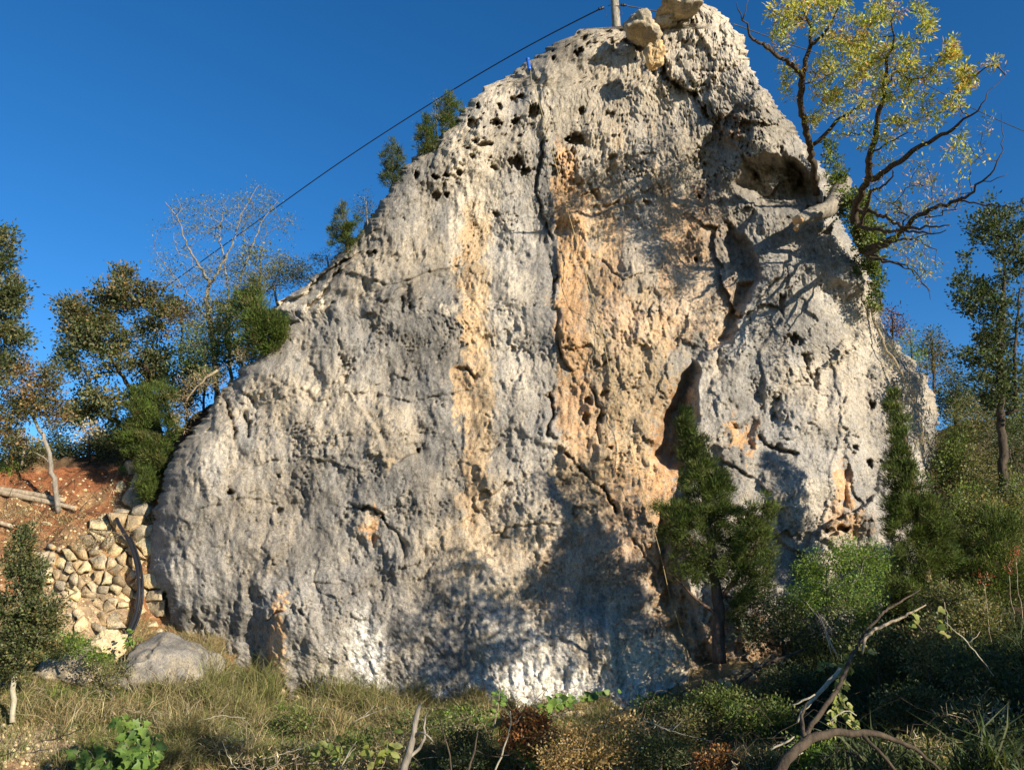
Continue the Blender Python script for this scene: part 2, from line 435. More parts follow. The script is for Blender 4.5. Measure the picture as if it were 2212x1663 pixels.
POCK = [(1022, 266, 17, 9, .4), (1033, 233, 5, 6, .3), (1077, 228, 9, 7, .3), (1150, 245, 12, 16, .4), (1071, 266, 15, 9, .3), (1113, 261, 9, 8, .3), (1127, 208, 8, 6, .3), (1112, 215, 7, 6, .2),
        (1012, 319, 5, 5, .2), (1021, 338, 8, 5, .2), (1054, 338, 4, 4, .2), (1061, 361, 7, 5, .2), (993, 375, 6, 6, .3), (1115, 350, 16, 13, .35), (1133, 368, 10, 6, .3), (900, 376, 6, 8, .3),
        (940, 380, 7, 6, .3), (963, 380, 9, 6, .3), (942, 425, 8, 11, .2), (966, 427, 5, 6, .3), (1068, 462, 9, 9, .2), (1047, 308, 15, 8, .3), (1030, 301, 10, 6, .3), (1243, 301, 22, 13, .4),
        (1315, 72, 5, 5, .3), (1264, 79, 5, 7, .3), (1256, 112, 6, 8, .3), (1244, 117, 5, 6, .3), (1197, 126, 5, 7, .3), (1256, 240, 8, 8, .3), (1313, 252, 10, 7, .2), (1270, 95, 6, 9, .2),
        (790, 551, 9, 8, .2), (807, 543, 5, 6, .3), (1712, 730, 16, 15, .3), (1730, 735, 8, 10, .1), (1884, 876, 7, 11, .3), (1880, 1000, 6, 8, .3), (1270, 868, 12, 9, .25), (1300, 850, 10, 6, .2), (1296, 905, 8, 12, .25),
        (498, 1062, 5, 5, .3), (605, 1105, 7, 6, .25), (868, 660, 6, 14, .2), (700, 1490, 10, 12, .05), (1848, 970, 6, 6, .3), (1795, 1150, 14, 10, .2), (1818, 1140, 12, 9, .4), (1530, 1440, 20, 20, .1),
        (1318, 970, 5, 4, .2), (1265, 905, 7, 10, .25), (1395, 440, 10, 7, .15), (1512, 425, 5, 5, .25), (1500, 560, 5, 6, .2), (905, 970, 5, 5, .3), (600, 1030, 5, 5, .2), (745, 1115, 6, 8, .12)]
for (cu, cv, ru, rv, a) in POCK:
    m = (np.abs(SU - cu) < ru * 2.5) & (np.abs(SV - cv) < rv * 2.5)
    q = ((SU[m] - cu) / ru) ** 2 + ((SV[m] - cv) / rv) ** 2 + 0.30 * n_sml[m] + .2 * n_rid[m]
    h[m] -= a * .9 * (1 - sstep(0.35, 1.25, q))
# roll the outline away from the viewer
eL = (GU - uL[:, None]); eR = (uR[:, None] - GU)
outline = [(b, a) for a, b in LEFT[::-1] if a < 1450] + [(b, a) for a, b in RIGHT if a < 1500]
eo, _ = seg_dist(GU, GV, outline)
wd = np.interp(GV, [0, 200, 800, 1300], [26, 38, 60, 70])
tt = np.clip(1 - eo / wd, 0, 1)
roll = (1 - np.sqrt(1 - tt ** 2 * 0.96)) * wd / 1736 * 16 * 1.3
dep = base_depth(GU, GV) - h + roll
def rock_depth(u, v):
    """front face distance at a picture position"""
    j = int(np.clip(np.searchsorted(vv, v), 0, NV - 1)); row = GU[j]
    i = int(np.clip(np.searchsorted(row, u), 0, NU - 1))
    return float(dep[j, i])

# ---- colour of the stone itself
def C(r, g, b): return np.array([r, g, b], np.float32)
GREY, GREYD, TAN, CREAM, ORG, ORGD, YEL, WHT, PINK = C(.30, .277, .24), C(.158, .149, .134), C(.405, .335, .24), C(.53, .455, .345), C(.51, .305, .15), C(.38, .20, .09), C(.475, .345, .20), C(.84, .80, .71), C(.45, .31, .20)
c_n = samp(fftn(LS, 1.5, 8, 80, 1.0, .6, seed=41), GU, GV)
c_s = samp(fftn(LS, 1.3, 3, 60, 1.0, .18, seed=42), GU, GV)       # vertical wash streaks
c_f = samp(fftn(LS, 1.0, 1.5, 16, seed=43), GU, GV)
col = np.zeros(GU.shape + (3,), np.float32) + (GREY * 0.5 + TAN * 0.5)
def lay(mask, c, k=1.0):
    global col
    m = np.clip(mask * k, 0, 1)[..., None]
    col = col * (1 - m) + c * m
def band(u0, u1, v0, v1, fu=14, fv=40):
    cs = 6 * c_s + 5 * wx
    a = GU + cs + 5 * c_f; b = GV + 40 * c_n + 14 * c_s
    fr = fu * 2.2
    return (.86 + .14 * sstep(-1, .6, c_f + .6 * c_s)) * sstep(u0 - fu * .7, u0 + fu * .7, a) * (1 - sstep(u1 - fr, u1 + fr, a + 6 * c_s)) * sstep(v0 - fv, v0 + fv, b) * (1 - sstep(v1 - fv, v1 + fv, b))
def blob(cu, cv, ru, rv, soft=0.5):
    q = np.sqrt(((WU - cu) / ru) ** 2 + ((WV - cv) / rv) ** 2) + 0.26 * c_f + 0.16 * c_s
    return 1 - sstep(1 - soft, 1 + soft * 0.5, q)
lay(sstep(-0.4, 1.1, c_n + 0.5 * c_s), GREY, .8)
lay(sstep(0.5, 1.6, -c_n + 0.6 * c_s), TAN, .75)
lay(sstep(0.3, 1.5, c_s + 0.4 * c_f), GREYD, .5)
c_w = samp(fftn(LS, 1.8, 16, 110, 1.0, .6, seed=47), GU, GV); lay(sstep(0.25, 1.3, c_w + .3 * c_f) * (GU < 1000), GREYD, .6)
lay(band(300, 985, 900, 1500, 60, 90), GREY, .45)
lay(blob(780, 1010, 110, 150), GREYD, .55); lay(blob(720, 1330, 260, 110), GREYD * 1.15, .55); lay(blob(400, 1240, 90, 120), GREY, .5)
lay(band(800, 985, 500, 1080, 50, 70), GREYD * 1.1, .55); lay(band(915, 987, 480, 1100, 16, 60), GREYD, .85)
lay(blob(660, 880, 150, 70), TAN * 1.1, .6); lay(blob(440, 930, 35, 60), CREAM, .7); lay(blob(560, 1120, 70, 130), TAN, .45)
lay(blob(850, 930, 60, 70), TAN * 1.05, .7); lay(blob(650, 640, 70, 45), CREAM, .8); lay(blob(860, 560, 140, 60), TAN, .5); lay(blob(740, 720, 110, 60), GREYD * 1.1, .6)
lay((1 - sstep(200, 420, GV + 40 * c_n)), CREAM * .86, .75); lay(blob(1420, 300, 200, 130), TAN * .9, .6); lay(blob(1120, 320, 60, 110), GREYD * 1.2, .5)
lay(band(975, 1075, 285, 560, 20, 40), CREAM * 1.12, .95); lay(band(988, 1062, 440, 1110, 7, 60), YEL, .97); lay(band(992, 1030, 500, 1090, 14, 60), ORG * 1.05, .35)
lay(band(1070, 1200, 400, 960, 20, 60), GREY, .55); lay(blob(1120, 660, 55, 60), CREAM, .55); lay(blob(1140, 780, 60, 60), CREAM * .9, .5)
lay(band(1156, 1204, 330, 700, 7, 30), GREYD * 1.2, .85); lay(band(1130, 1204, 640, 980, 14, 40), GREYD * 1.25, .7)
lay(band(1206, 1445, 340, 1130, 10, 40), YEL * .95, .8); lay(band(1206, 1275, 350, 830, 6, 30), ORG, .9); lay(band(1340, 1440, 280, 640, 18, 50), GREY * 1.05, .6)
lay(band(1300, 1345, 440, 700, 10, 20), ORG * 1.05, .6); lay(blob(1262, 900, 60, 90), ORGD * 1.1, .7); lay(blob(1230, 700, 30, 90), ORG, .7); lay(blob(1350, 700, 60, 60), PINK, .7)
lay(band(1425, 1550, 400, 740, 22, 40), ORG * 1.05, .7); lay(blob(1490, 640, 60, 80), CREAM, .45); lay(blob(1380, 900, 130, 140), YEL * 1.05, .7); lay(blob(1400, 1080, 90, 120), ORG, .7)
lay(blob(1515, 420, 22, 30), ORGD * 1.25, .8); lay(blob(1575, 270, 40, 40), ORGD, .75); lay(blob(1590, 640, 26, 60), ORG * 1.1, .9)
lay(band(900, 1200, 1080, 1330, 70, 60), TAN * 1.1, .75); lay(blob(1050, 1180, 120, 50), YEL, .4); lay(blob(1300, 1230, 150, 120), PINK, .55)
slabm = sstep(-4, 6, sd) * np.where(GV < 1500, 1, 1)
lay(slabm, GREY * 1.15, .85); lay(slabm * sstep(0, 1.4, c_n), GREYD * 1.5, .5); lay(slabm * sstep(.2, 1.4, -c_n), TAN * 1.1, .45); lay(blob(1850, 850, 120, 120) , TAN * 1.15, .4)
lay(blob(1640, 320, 170, 190), GREYD * 1.1, .6); lay(blob(1720, 600, 170, 130), GREY * .85, .5); lay(blob(1640, 560, 90, 90), GREYD * 1.2, .5); lay(blob(1760, 300, 40, 80), GREYD, .6)
lay(blob(1606, 945, 30, 48, .25), ORG * 1.2, .95); lay(blob(1823, 1045, 15, 60, .3), ORG, .9); lay(blob(1830, 1130, 50, 40), ORG * 1.05, .7); lay(blob(1560, 1420, 160, 80), ORG * .95, .8)
lay(blob(1450, 960, 45, 120), ORGD, .8); lay(blob(1450, 1200, 40, 200), ORG, .7); lay(blob(806, 1135, 20, 42, .3), ORG * 1.15, .9); lay(blob(806, 1112, 26, 14, .3), CREAM, .6)
lay(blob(602, 1410, 17, 110, .3), ORG * 1.2, .95); lay(blob(612, 1460, 14, 60, .4), CREAM, .5); lay(blob(965, 665, 9, 22), CREAM, .8); lay(blob(845, 1003, 16, 10), YEL * 1.1, .7)
lay(blob(1410, 120, 40, 50), YEL, .4)
c_m = samp(fftn(LS, 1.2, 2.5, 34, 1.0, .7, seed=44), GU, GV); c_b = samp(fftn(LS, 1.8, 14, 120, seed=45), GU, GV)
lay(sstep(0.3, 1.5, c_m + .3 * c_f), GREY * .95, .30); lay(sstep(0.5, 1.7, -c_m + .4 * c_f), CREAM * .95, .30)
lay(sstep(0.9, 1.9, c_m * .6 + c_s * .6 + .4 * c_f), GREYD, .5)
col *= (1 + .13 * c_b + .07 * c_f + .06 * c_m)[..., None].clip(.5, 1.4)
spk = sstep(-0.3, 0.5, c_f + 0.5 * pn)
lay(blob(786, 1425, 46, 100, .5) * np.clip(spk + .35, 0, 1), WHT, .95); lay(blob(716, 1430, 14, 60, .7) * spk, WHT, .8); lay(blob(1160, 1475, 150, 60, .4) * np.clip(spk + .4, 0, 1), WHT, .95)
lay(blob(1400, 1430, 90, 70, .6), WHT * C(.95, .85, .68), .75); lay(sstep(1430, 1500, GV + 10 * c_n) * sstep(640, 700, GU) * sstep(-.4, .5, c_f), WHT, .75)
lay(blob(1200, 1400, 240, 90) * sstep(0.2, .9, c_f + .3 * c_n), WHT, .45); lay(blob(1730, 1110, 60, 80), CREAM, .5); lay(blob(375, 1300, 20, 40) * spk, WHT, .6); lay(blob(1880, 700, 40, 90), CREAM, .6)
lay(sstep(1.2, 2.2, c_f - 0.3 * c_n), GREYD * .8, .5)
lay(sstep(1.7, 2.6, -c_f), CREAM * 1.1, .5)

P = W(PU, GV, dep)
# sides and top run back 5 m into the hill
BK = 8
back = np.array([0.15, 0.4, 0.8, 1.4, 2.2, 3.2, 4.2, 5.0])
def run_back(edge, inward):
    out = []
    for k, b in enumerate(back):
        q = edge.copy(); q[:, 1] += b
        q[:, 0] += inward * 0.22 * b * (0.3 + 0.05 * b); q[:, 2] -= 0.04 * b
        q += 0.03 * rng.standard_normal(q.shape) * np.array([1, 0.3, 1])
        out.append(q)
    return out
Lb = run_back(P[:, 0], 1)[::-1]; Rb = run_back(P[:, -1], -1)
full = np.concatenate([np.stack(Lb, 1), P, np.stack(Rb, 1)], 1)
fcol = np.concatenate([np.repeat(col[:, :1], BK, 1) * 0.8, col, np.repeat(col[:, -1:], BK, 1)], 1)
top = full[0]
tb = []
for b in back:
    q = top.copy(); q[:, 1] += b; q[:, 2] -= 0.10 * b; tb.append(q)
full = np.concatenate([np.stack(tb[::-1], 0), full], 0)
fcol = np.concatenate([np.repeat(fcol[:1], BK, 0), fcol], 0)
nr, nc = full.shape[:2]
idx = np.arange(nr * nc).reshape(nr, nc)
fq = np.stack([idx[:-1, :-1], idx[1:, :-1], idx[1:, 1:], idx[:-1, 1:]], -1).reshape(-1, 4)
rock_me = mesh_np("rock_face", full.reshape(-1, 3), fq, M_ROCK, fcol.reshape(-1, 3), smooth=True)
crag = empty("limestone_crag", W(1100, 1535, 13.6), "towering grey and orange streaked limestone crag pitted with holes", "cliff")
link("rock_face", rock_me, crag)
# ------------------------------------------------------------------ terrain
ctrl = [  # (u, v, distance) seen points of the ground
    (0, 1663, 9.9), (0, 1590, 10.7), (0, 1500, 11.6), (150, 1500, 12.0), (330, 1500, 12.7), (230, 1400, 14.2), (335, 1350, 14.95), (400, 1396, 14.6), (480, 1442, 14.2), (600, 1484, 13.9), (760, 1532, 13.6), (1000, 1538, 13.4),
    (1300, 1535, 13.5), (1480, 1495, 13.4), (1620, 1440, 13.6), (1750, 1390, 13.9), (1900, 1320, 14.2), (2060, 1240, 14.6), (2212, 1150, 15.2), (2212, 1400, 11.5), (1900, 1480, 11.0),
    (300, 1663, 10.1), (600, 1663, 10.4), (900, 1663, 10.6), (1200, 1663, 10.2), (1500, 1663, 9.2), (700, 1580, 12.0), (1200, 1590, 11.8), (1850, 1663, 7.6), (2212, 1663, 6.6),
    (90, 1410, 13.3), (90, 1260, 14.7), (250, 1270, 14.9), (320, 1200, 15.3), (60, 1150, 15.4), (200, 1160, 15.6), (0, 1100, 16.0), (160, 1085, 16.2), (20, 1030, 16.8), (120, 1014, 17.2), (230, 1012, 17.4), (310, 1000, 17.5),
    (400, 930, 18.0), (520, 830, 19.0), (2100, 990, 18.5), (2212, 950, 19), (2050, 1060, 17.0), (2212, 1040, 17.0)]
cw = [W(*c) for c in ctrl]
cw += [np.array(c, float) for c in [(-8, 21, 4.9), (-4.5, 20.5, 5.2), (-9, 27, 5.2), (-3, 24, 7.5), (0, 26, 9.0), (4, 26, 9.0), (0, 19, 5.0), (3, 19, 5.0), (9, 26, 6.5), (14, 24, 7),
       (-16, 18, 4.5), (-14, 10, 1.8), (-12, 4, 1.2), (0, 3, 0.4), (0, -3, 0.7), (-5, 0, 0.7), (5, 0, 0.9), (5, 4, 0.7), (10, 4, 2.0), (14, 8, 3.6), (15, 16, 5.0), (-8, -10, 1.5), (8, -10, 2.0), (0, 7, -0.1), (-4, 7, -0.1), (4, 7.5, 0.2),
       (-20, 34, 7), (0, 36, 10), (20, 34, 8), (22, 0, 5), (-20, 0, 2)]]
cw = np.array(cw)
def tps_fit(p, z, lam=0.02):
    n = len(p); d = np.linalg.norm(p[:, None] - p[None], axis=-1)
    K = d ** 2 * np.log(d + 1e-9) + lam * np.eye(n)
    Pm = np.concatenate([np.ones((n, 1)), p], 1)
    A = np.block([[K, Pm], [Pm.T, np.zeros((3, 3))]])
    return np.linalg.solve(A, np.concatenate([z, np.zeros(3)]))
tw = tps_fit(cw[:, :2], cw[:, 2])
def tps_eval(x, y):
    out = tw[-3] + tw[-2] * x + tw[-1] * y
    for (px, py), w in zip(cw[:, :2], tw[:-3]):
        d2 = (x - px) ** 2 + (y - py) ** 2
        out = out + w * 0.5 * d2 * np.log(d2 + 1e-12)
    return out
RX0, RX1, RY0, RY1, RS = -13.0, 14.0, 1.0, 24.0, 0.06
gx = np.arange(RX0, RX1 + 1e-6, RS); gy = np.arange(RY0, RY1 + 1e-6, RS)
TX, TY = np.meshgrid(gx, gy)
TZ = tps_eval(TX, TY)
tn1 = fftn(TZ.shape, 1.7, 3, 30, seed=51); tn2 = fftn(TZ.shape, 1.0, 1, 6, seed=52)
TZ = TZ + (0.045 + .05 * ((TY > 13.5) & (TX < -3.6))) * tn1 + 0.009 * tn2
def ground_z(x, y):
    fx = np.clip((np.asarray(x, float) - RX0) / RS, 0, len(gx) - 1.01); fy = np.clip((np.asarray(y, float) - RY0) / RS, 0, len(gy) - 1.01)
    i = fx.astype(int); j = fy.astype(int); fx = fx - i; fy = fy - j
    return TZ[j, i] * (1 - fx) * (1 - fy) + TZ[j, i + 1] * fx * (1 - fy) + TZ[j + 1, i] * (1 - fx) * fy + TZ[j + 1, i + 1] * fx * fy
def hit(u, v, d0=3.0, d1=23.0):
    """where the ray through a picture position meets the ground (arrays allowed)"""
    u = np.atleast_1d(np.asarray(u, float)); v = np.atleast_1d(np.asarray(v, float))
    res = np.full(u.shape, np.nan)
    for d in np.arange(d0, d1, 0.08):
        p = W(u, v, np.full(u.shape, d))
        m = np.isnan(res) & (p[:, 2] <= ground_z(p[:, 0], p[:, 1]))
        res[m] = d - 0.04
    ok = ~np.isnan(res)
    p = W(u, v, np.where(ok, res, d1)); p[:, 2] = np.where(ok, ground_z(p[:, 0], p[:, 1]), p[:, 2])
    return p, ok
def hit1(u, v):
    p, ok = hit(u, v)
    return p[0]

# colour of the soil from where it lies
pu, pv = PX(np.stack([TX, TY, TZ], -1))
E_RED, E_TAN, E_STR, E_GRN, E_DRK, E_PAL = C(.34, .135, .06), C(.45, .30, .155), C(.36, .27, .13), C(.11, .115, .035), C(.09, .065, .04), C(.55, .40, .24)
s1 = fftn(TZ.shape, 1.4, 2, 24, seed=53); s2 = fftn(TZ.shape, 0.9, 1, 5, seed=54)
tc = np.zeros(TZ.shape + (3,), np.float32) + E_STR
def lt(m, c, k=1.0):
    global tc
    m = np.clip(m * k, 0, 1)[..., None]; tc = tc * (1 - m) + c * m
lt(sstep(-.5, 1.2, s1), E_GRN, .6); lt(sstep(.2, 1.5, -s1 + .4 * s2), E_TAN, .6)
lt((TY > 14.2) & (TX < -3.5), E_RED, .9); lt(((TY > 14.2) & (TX < -3.5)) * sstep(-.2, 1.2, s1 + .5 * s2), E_TAN, .6)
def el(u, v, ru, rv): return (1 - sstep(.6, 1.1, np.sqrt(((pu - u) / ru) ** 2 + ((pv - v) / rv) ** 2) + .15 * s1)) * (TY > 5)
lt(el(170, 1040, 190, 38), E_RED, .9); lt(el(200, 1200, 140, 60), E_TAN, .6); lt(el(180, 1320, 130, 110), E_PAL * .9, .9); lt(el(80, 1600, 150, 45), E_PAL, .95); lt(el(60, 1655, 90, 30), E_PAL * C(1, .85, .75), .9)
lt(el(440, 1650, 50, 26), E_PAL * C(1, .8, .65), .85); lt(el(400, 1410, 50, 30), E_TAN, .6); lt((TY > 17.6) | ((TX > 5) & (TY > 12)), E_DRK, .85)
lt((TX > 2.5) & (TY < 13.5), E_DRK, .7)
m_soil, nt, b = new_mat("soil", 0.97, 0.1)
a = nod(nt, "ShaderNodeVertexColor"); a.layer_name = "Col"
n1 = tex_noise(nt, objco(nt), 9, 8, 0.7); n2 = tex_noise(nt, objco(nt), 45, 5, 0.7)
c = mixc(nt, a.outputs[0], ramp(nt, n1.outputs[0], [(.3, (.5, .47, .45)), (.5, (1, 1, 1)), (.7, (1.4, 1.35, 1.25))]).outputs[0], .9, 'MULTIPLY')
c = mixc(nt, c, ramp(nt, n2.outputs[0], [(.35, (.6, .6, .6)), (.5, (1, 1, 1)), (.68, (1.35, 1.35, 1.3))]).outputs[0], .8, 'MULTIPLY')
nt.links.new(c, b.inputs["Base Color"])
p_ = bump(nt, b, n1.outputs[0], .8, .12); bump(nt, b, n2.outputs[0], .8, .04, p_)
idx = np.arange(TX.size).reshape(TX.shape)
fq = np.stack([idx[:-1, :-1], idx[:-1, 1:], idx[1:, 1:], idx[1:, :-1]], -1).reshape(-1, 4)
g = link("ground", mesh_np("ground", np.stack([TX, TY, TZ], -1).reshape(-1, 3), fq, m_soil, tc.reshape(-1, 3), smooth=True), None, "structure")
g["label"] = "grassy earth slope at the foot of the crag"
# coarse sheet round it out to the horizon, a little below where it passes under the fine one
ox = np.concatenate([np.linspace(-400, -20, 24), np.linspace(-17, 18, 44), np.linspace(21, 400, 24)])
oy = np.concatenate([np.linspace(-300, -12, 18), np.linspace(-9, 28, 46), np.linspace(32, 500, 26)])
OX, OY = np.meshgrid(ox, oy)
cx_ = np.clip(OX, -20, 22); cy_ = np.clip(OY, -10, 36)
OZ = tps_eval(cx_, cy_)
OZ = np.where((OX > RX0) & (OX < RX1) & (OY > RY0) & (OY < RY1), OZ - 1.2, OZ - 0.15)
idx = np.arange(OX.size).reshape(OX.shape)
fq = np.stack([idx[:-1, :-1], idx[:-1, 1:], idx[1:, 1:], idx[1:, :-1]], -1).reshape(-1, 4)
oc = np.zeros((OX.size, 3), np.float32) + (E_STR * .5 + E_GRN * .5)
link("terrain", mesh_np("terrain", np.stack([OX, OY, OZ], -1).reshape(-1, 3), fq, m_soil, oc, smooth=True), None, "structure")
# ------------------------------------------------------------------ plant generators
def unit(a):
    return a / (np.linalg.norm(a, axis=-1, keepdims=True) + 1e-9)
def prisms(p0, p1, r0, r1, sides=4):
    """separate tapered prisms for many segments"""
    d = unit(p1 - p0); n = len(p0)
    ref = np.where(np.abs(d[:, 2:3]) > 0.9, np.array([[1.0, 0, 0]]), np.array([[0, 0, 1.0]]))
    a = unit(np.cross(d, ref)); b = np.cross(d, a)
    ang = np.arange(sides) * 2 * np.pi / sides
    ca, sa = np.cos(ang)[None, :, None], np.sin(ang)[None, :, None]
    ring = ca * a[:, None] + sa * b[:, None]
    A = p0[:, None] + ring * r0[:, None, None]; B = p1[:, None] + ring * r1[:, None, None]
    v = np.concatenate([A, B], 1).reshape(-1, 3)
    base = (np.arange(n) * 2 * sides)[:, None, None]
    i = np.arange(sides); j = (i + 1) % sides
    f = np.stack([i, j, j + sides, i + sides], -1)[None] + base
    return v, f.reshape(-1, 4)
def sweep(pts, rad, sides=10, cap=True, jit=0.0):
    """one continuous tapered tube"""
    pts = np.asarray(pts, float); n = len(pts); rad = np.asarray(rad, float)
    t = np.gradient(pts, axis=0); t = unit(t)
    ref = np.array([0.3, -1.0, 0.1]); rings = []
    a = unit(np.cross(t[0], ref))
    for i in range(n):
        a = a - t[i] * np.dot(a, t[i]); a = unit(a); b = np.cross(t[i], a)
        ang = np.arange(sides) * 2 * np.pi / sides
        rr = rad[i] * (1 + jit * np.sin(ang * 3 + i * 0.35) + jit * rng.standard_normal(sides) * 0.6)
        rings.append(pts[i] + np.cos(ang)[:, None] * a * rr[:, None] + np.sin(ang)[:, None] * b * rr[:, None])
    v = np.concatenate(rings); fs = []
    i = np.arange(sides); j = (i + 1) % sides
    for k in range(n - 1):
        fs.append(np.stack([i, j, j + sides, i + sides], -1) + k * sides)
    f4 = np.concatenate(fs); f3 = []
    if cap:
        v = np.concatenate([v, pts[:1], pts[-1:]]); c0, c1 = n * sides, n * sides + 1
        f3 = np.concatenate([np.stack([j, i, np.full(sides, c0)], -1), np.stack([i + (n - 1) * sides, j + (n - 1) * sides, np.full(sides, c1)], -1)])
    return v, f4, f3
def resample(poly, step, jit=0.0):
    poly = np.asarray(poly, float)
    seg = np.linalg.norm(np.diff(poly[:, :3], axis=0), axis=1); s = np.concatenate([[0], np.cumsum(seg)])
    n = max(3, int(s[-1] / step) + 1); q = np.linspace(0, s[-1], n)
    # smooth by Catmull-like interpolation of a cubic through the points
    out = np.stack([np.interp(q, s, poly[:, k]) for k in range(poly.shape[1])], 1)
    for _ in range(2):
        m = out.copy(); m[1:-1, :3] = 0.25 * out[:-2, :3] + 0.5 * out[1:-1, :3] + 0.25 * out[2:, :3]; out = m
    if jit: out[1:-1, :3] += jit * rng.standard_normal((n - 2, 3))
    return out
def poly_w(pts):
    """[(u, v, d, r)] to world x y z r"""
    p = np.array(pts, float); w = W(p[:, 0], p[:, 1], p[:, 2])
    return np.concatenate([w, p[:, 3:4]], 1)

def leafmesh(pos, dirn, ln, wd, cols, style="quad", curl=0.25):
    n = len(pos); d = unit(dirn)
    r = unit(rng.standard_normal((n, 3))); s = unit(np.cross(d, r)); nrm = np.cross(d, s)
    L = ln[:, None]; Wd = wd[:, None]
    if style == "tri":
        v = np.stack([pos - s * Wd * .5, pos + s * Wd * .5, pos + d * L], 1); k = 3
        f = np.arange(n * 3).reshape(-1, 3)
    else:
        v = np.stack([pos, pos + d * L * .45 + s * Wd * .5 + nrm * Wd * curl, pos + d * L, pos + d * L * .45 - s * Wd * .5 + nrm * Wd * curl], 1); k = 4
        f = np.arange(n * 4).reshape(-1, 4)
    return v.reshape(-1, 3), f, np.repeat(cols, k, 0)
def pick(pal, n, clump=None, var=0.22):
    """colours drawn from [(rgb, weight)], with per-leaf brightness scatter"""
    cs = np.array([c for c, w in pal], float); w = np.array([w for c, w in pal], float); w /= w.sum()
    i = rng.choice(len(cs), n, p=w)
    if clump is not None:
        k = rng.random(n) < 0.6; i = np.where(k, clump, i)
    return cs[i] * (1 + var * rng.standard_normal((n, 1))).clip(.35, 1.9) * (1 + .06 * rng.standard_normal((n, 3)))

PAL = dict(
    oak=[((0.072, 0.090, 0.029), 5), ((0.109, 0.123, 0.043), 3), ((0.217, 0.174, 0.065), 1.4), ((0.145, 0.152, 0.072), 1.5)],
    oakbrown=[((0.077, 0.091, 0.031), 4), ((0.112, 0.119, 0.042), 3), ((0.280, 0.175, 0.070), 2.6), ((0.182, 0.140, 0.063), 2)],
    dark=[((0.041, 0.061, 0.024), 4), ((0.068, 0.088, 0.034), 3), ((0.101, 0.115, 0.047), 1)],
    jun=[((0.064, 0.090, 0.017), 5), ((0.089, 0.120, 0.024), 4), ((0.045, 0.066, 0.017), 3), ((0.127, 0.138, 0.036), 1)],
    junb=[((0.062, 0.092, 0.016), 5), ((0.088, 0.122, 0.022), 4), ((0.047, 0.068, 0.014), 2), ((0.124, 0.117, 0.039), 1)],
    pale=[((0.176, 0.187, 0.088), 3), ((0.121, 0.143, 0.055), 3), ((0.220, 0.220, 0.121), 1.5), ((0.220, 0.187, 0.055), .8)],
    ash=[((.46, .44, .06), 5), ((.32, .36, .06), 5), ((.55, .45, .07), 3), ((.27, .30, .11), 3), ((.50, .27, .08), .8)],
    ashlow=[((.30, .28, .06), 4), ((.24, .26, .07), 4), ((.42, .24, .08), 3), ((.16, .22, .05), 2)],
    bright=[((.16, .26, .035), 5), ((.22, .32, .05), 4), ((.10, .17, .03), 3)],
    shrub=[((0.105, 0.147, 0.028), 5), ((0.154, 0.196, 0.042), 3), ((0.070, 0.098, 0.025), 3), ((0.224, 0.210, 0.084), 1.4)],
    shrub2=[((0.135, 0.142, 0.047), 4), ((0.203, 0.189, 0.081), 3), ((0.081, 0.095, 0.034), 3), ((0.270, 0.216, 0.095), 1.5)],
    lime=[((0.130, 0.208, 0.033), 5), ((0.195, 0.260, 0.046), 4), ((0.078, 0.130, 0.026), 2)],
    grass=[((.17, .17, .055), 4), ((.12, .14, .04), 4), ((.30, .25, .12), 3), ((.22, .19, .08), 3)],
    straw=[((.42, .32, .16), 5), ((.34, .26, .13), 4), ((.24, .20, .09), 3), ((.50, .42, .26), 1)],
    brown=[((.32, .13, .04), 4), ((.24, .10, .04), 3), ((.40, .22, .08), 3), ((.14, .07, .035), 2)],
    gold=[((.46, .31, .12), 4), ((.38, .25, .09), 3), ((.28, .18, .07), 3), ((.55, .42, .2), 1)],
    red=[((.45, .10, .05), 4), ((.55, .18, .09), 3), ((.30, .12, .05), 2)],
    deadleaf=[((.50, .40, .25), 4), ((.38, .27, .15), 3), ((.62, .54, .38), 2)])

def grow(skel, par, targets, step, jit, lift=0.15, maxn=60000):
    """join each target to the nearest node grown so far; returns nodes, parents and each target's chain"""
    cap = len(skel) + maxn
    N = np.zeros((cap, 3)); N[:len(skel)] = skel; n = len(skel)
    pr = np.full(cap, -1); pr[:n] = par
    if len(targets) == 0: return N[:n], pr[:n], []
    d0 = np.min(np.linalg.norm(targets[:, None, :] - skel[None, :: max(1, len(skel) // 60)], axis=-1), axis=1)
    chains = []
    for t in targets[np.argsort(d0)]:
        dd = N[:n] - t
        dist = np.sqrt((dd * dd).sum(1)) + 0.35 * np.clip(N[:n, 2] - t[2], 0, None)
        k = int(np.argmin(dist)); a = N[k]; L = np.linalg.norm(t - a)
        m = max(1, int(L / step))
        if n + m >= cap: break
        q = (np.arange(1, m + 1) / m)[:, None]
        pts = a + (t - a) * q
        pts[:, 2] += -lift * L * (q[:, 0] * (1 - q[:, 0]))
        if m > 1: pts[:-1] += jit * np.minimum(1, L * 2) * rng.standard_normal((m - 1, 3))
        N[n:n + m] = pts; pr[n] = k; pr[n + 1:n + m] = np.arange(n, n + m - 1)
        chains.append(np.arange(n, n + m)); n += m
    return N[:n], pr[:n], chains
def targets_in(blobs):
    T, G = [], []
    for bi, (u, v, d, ru, rv, rd, n) in enumerate(blobs):
        q = unit(rng.standard_normal((n, 3))) * (rng.random((n, 1)) ** (1 / 2.2))
        T.append(W(u + q[:, 0] * ru, v + q[:, 1] * rv, d + q[:, 2] * rd)); G.append(np.full(n, bi))
    return np.concatenate(T), np.concatenate(G)

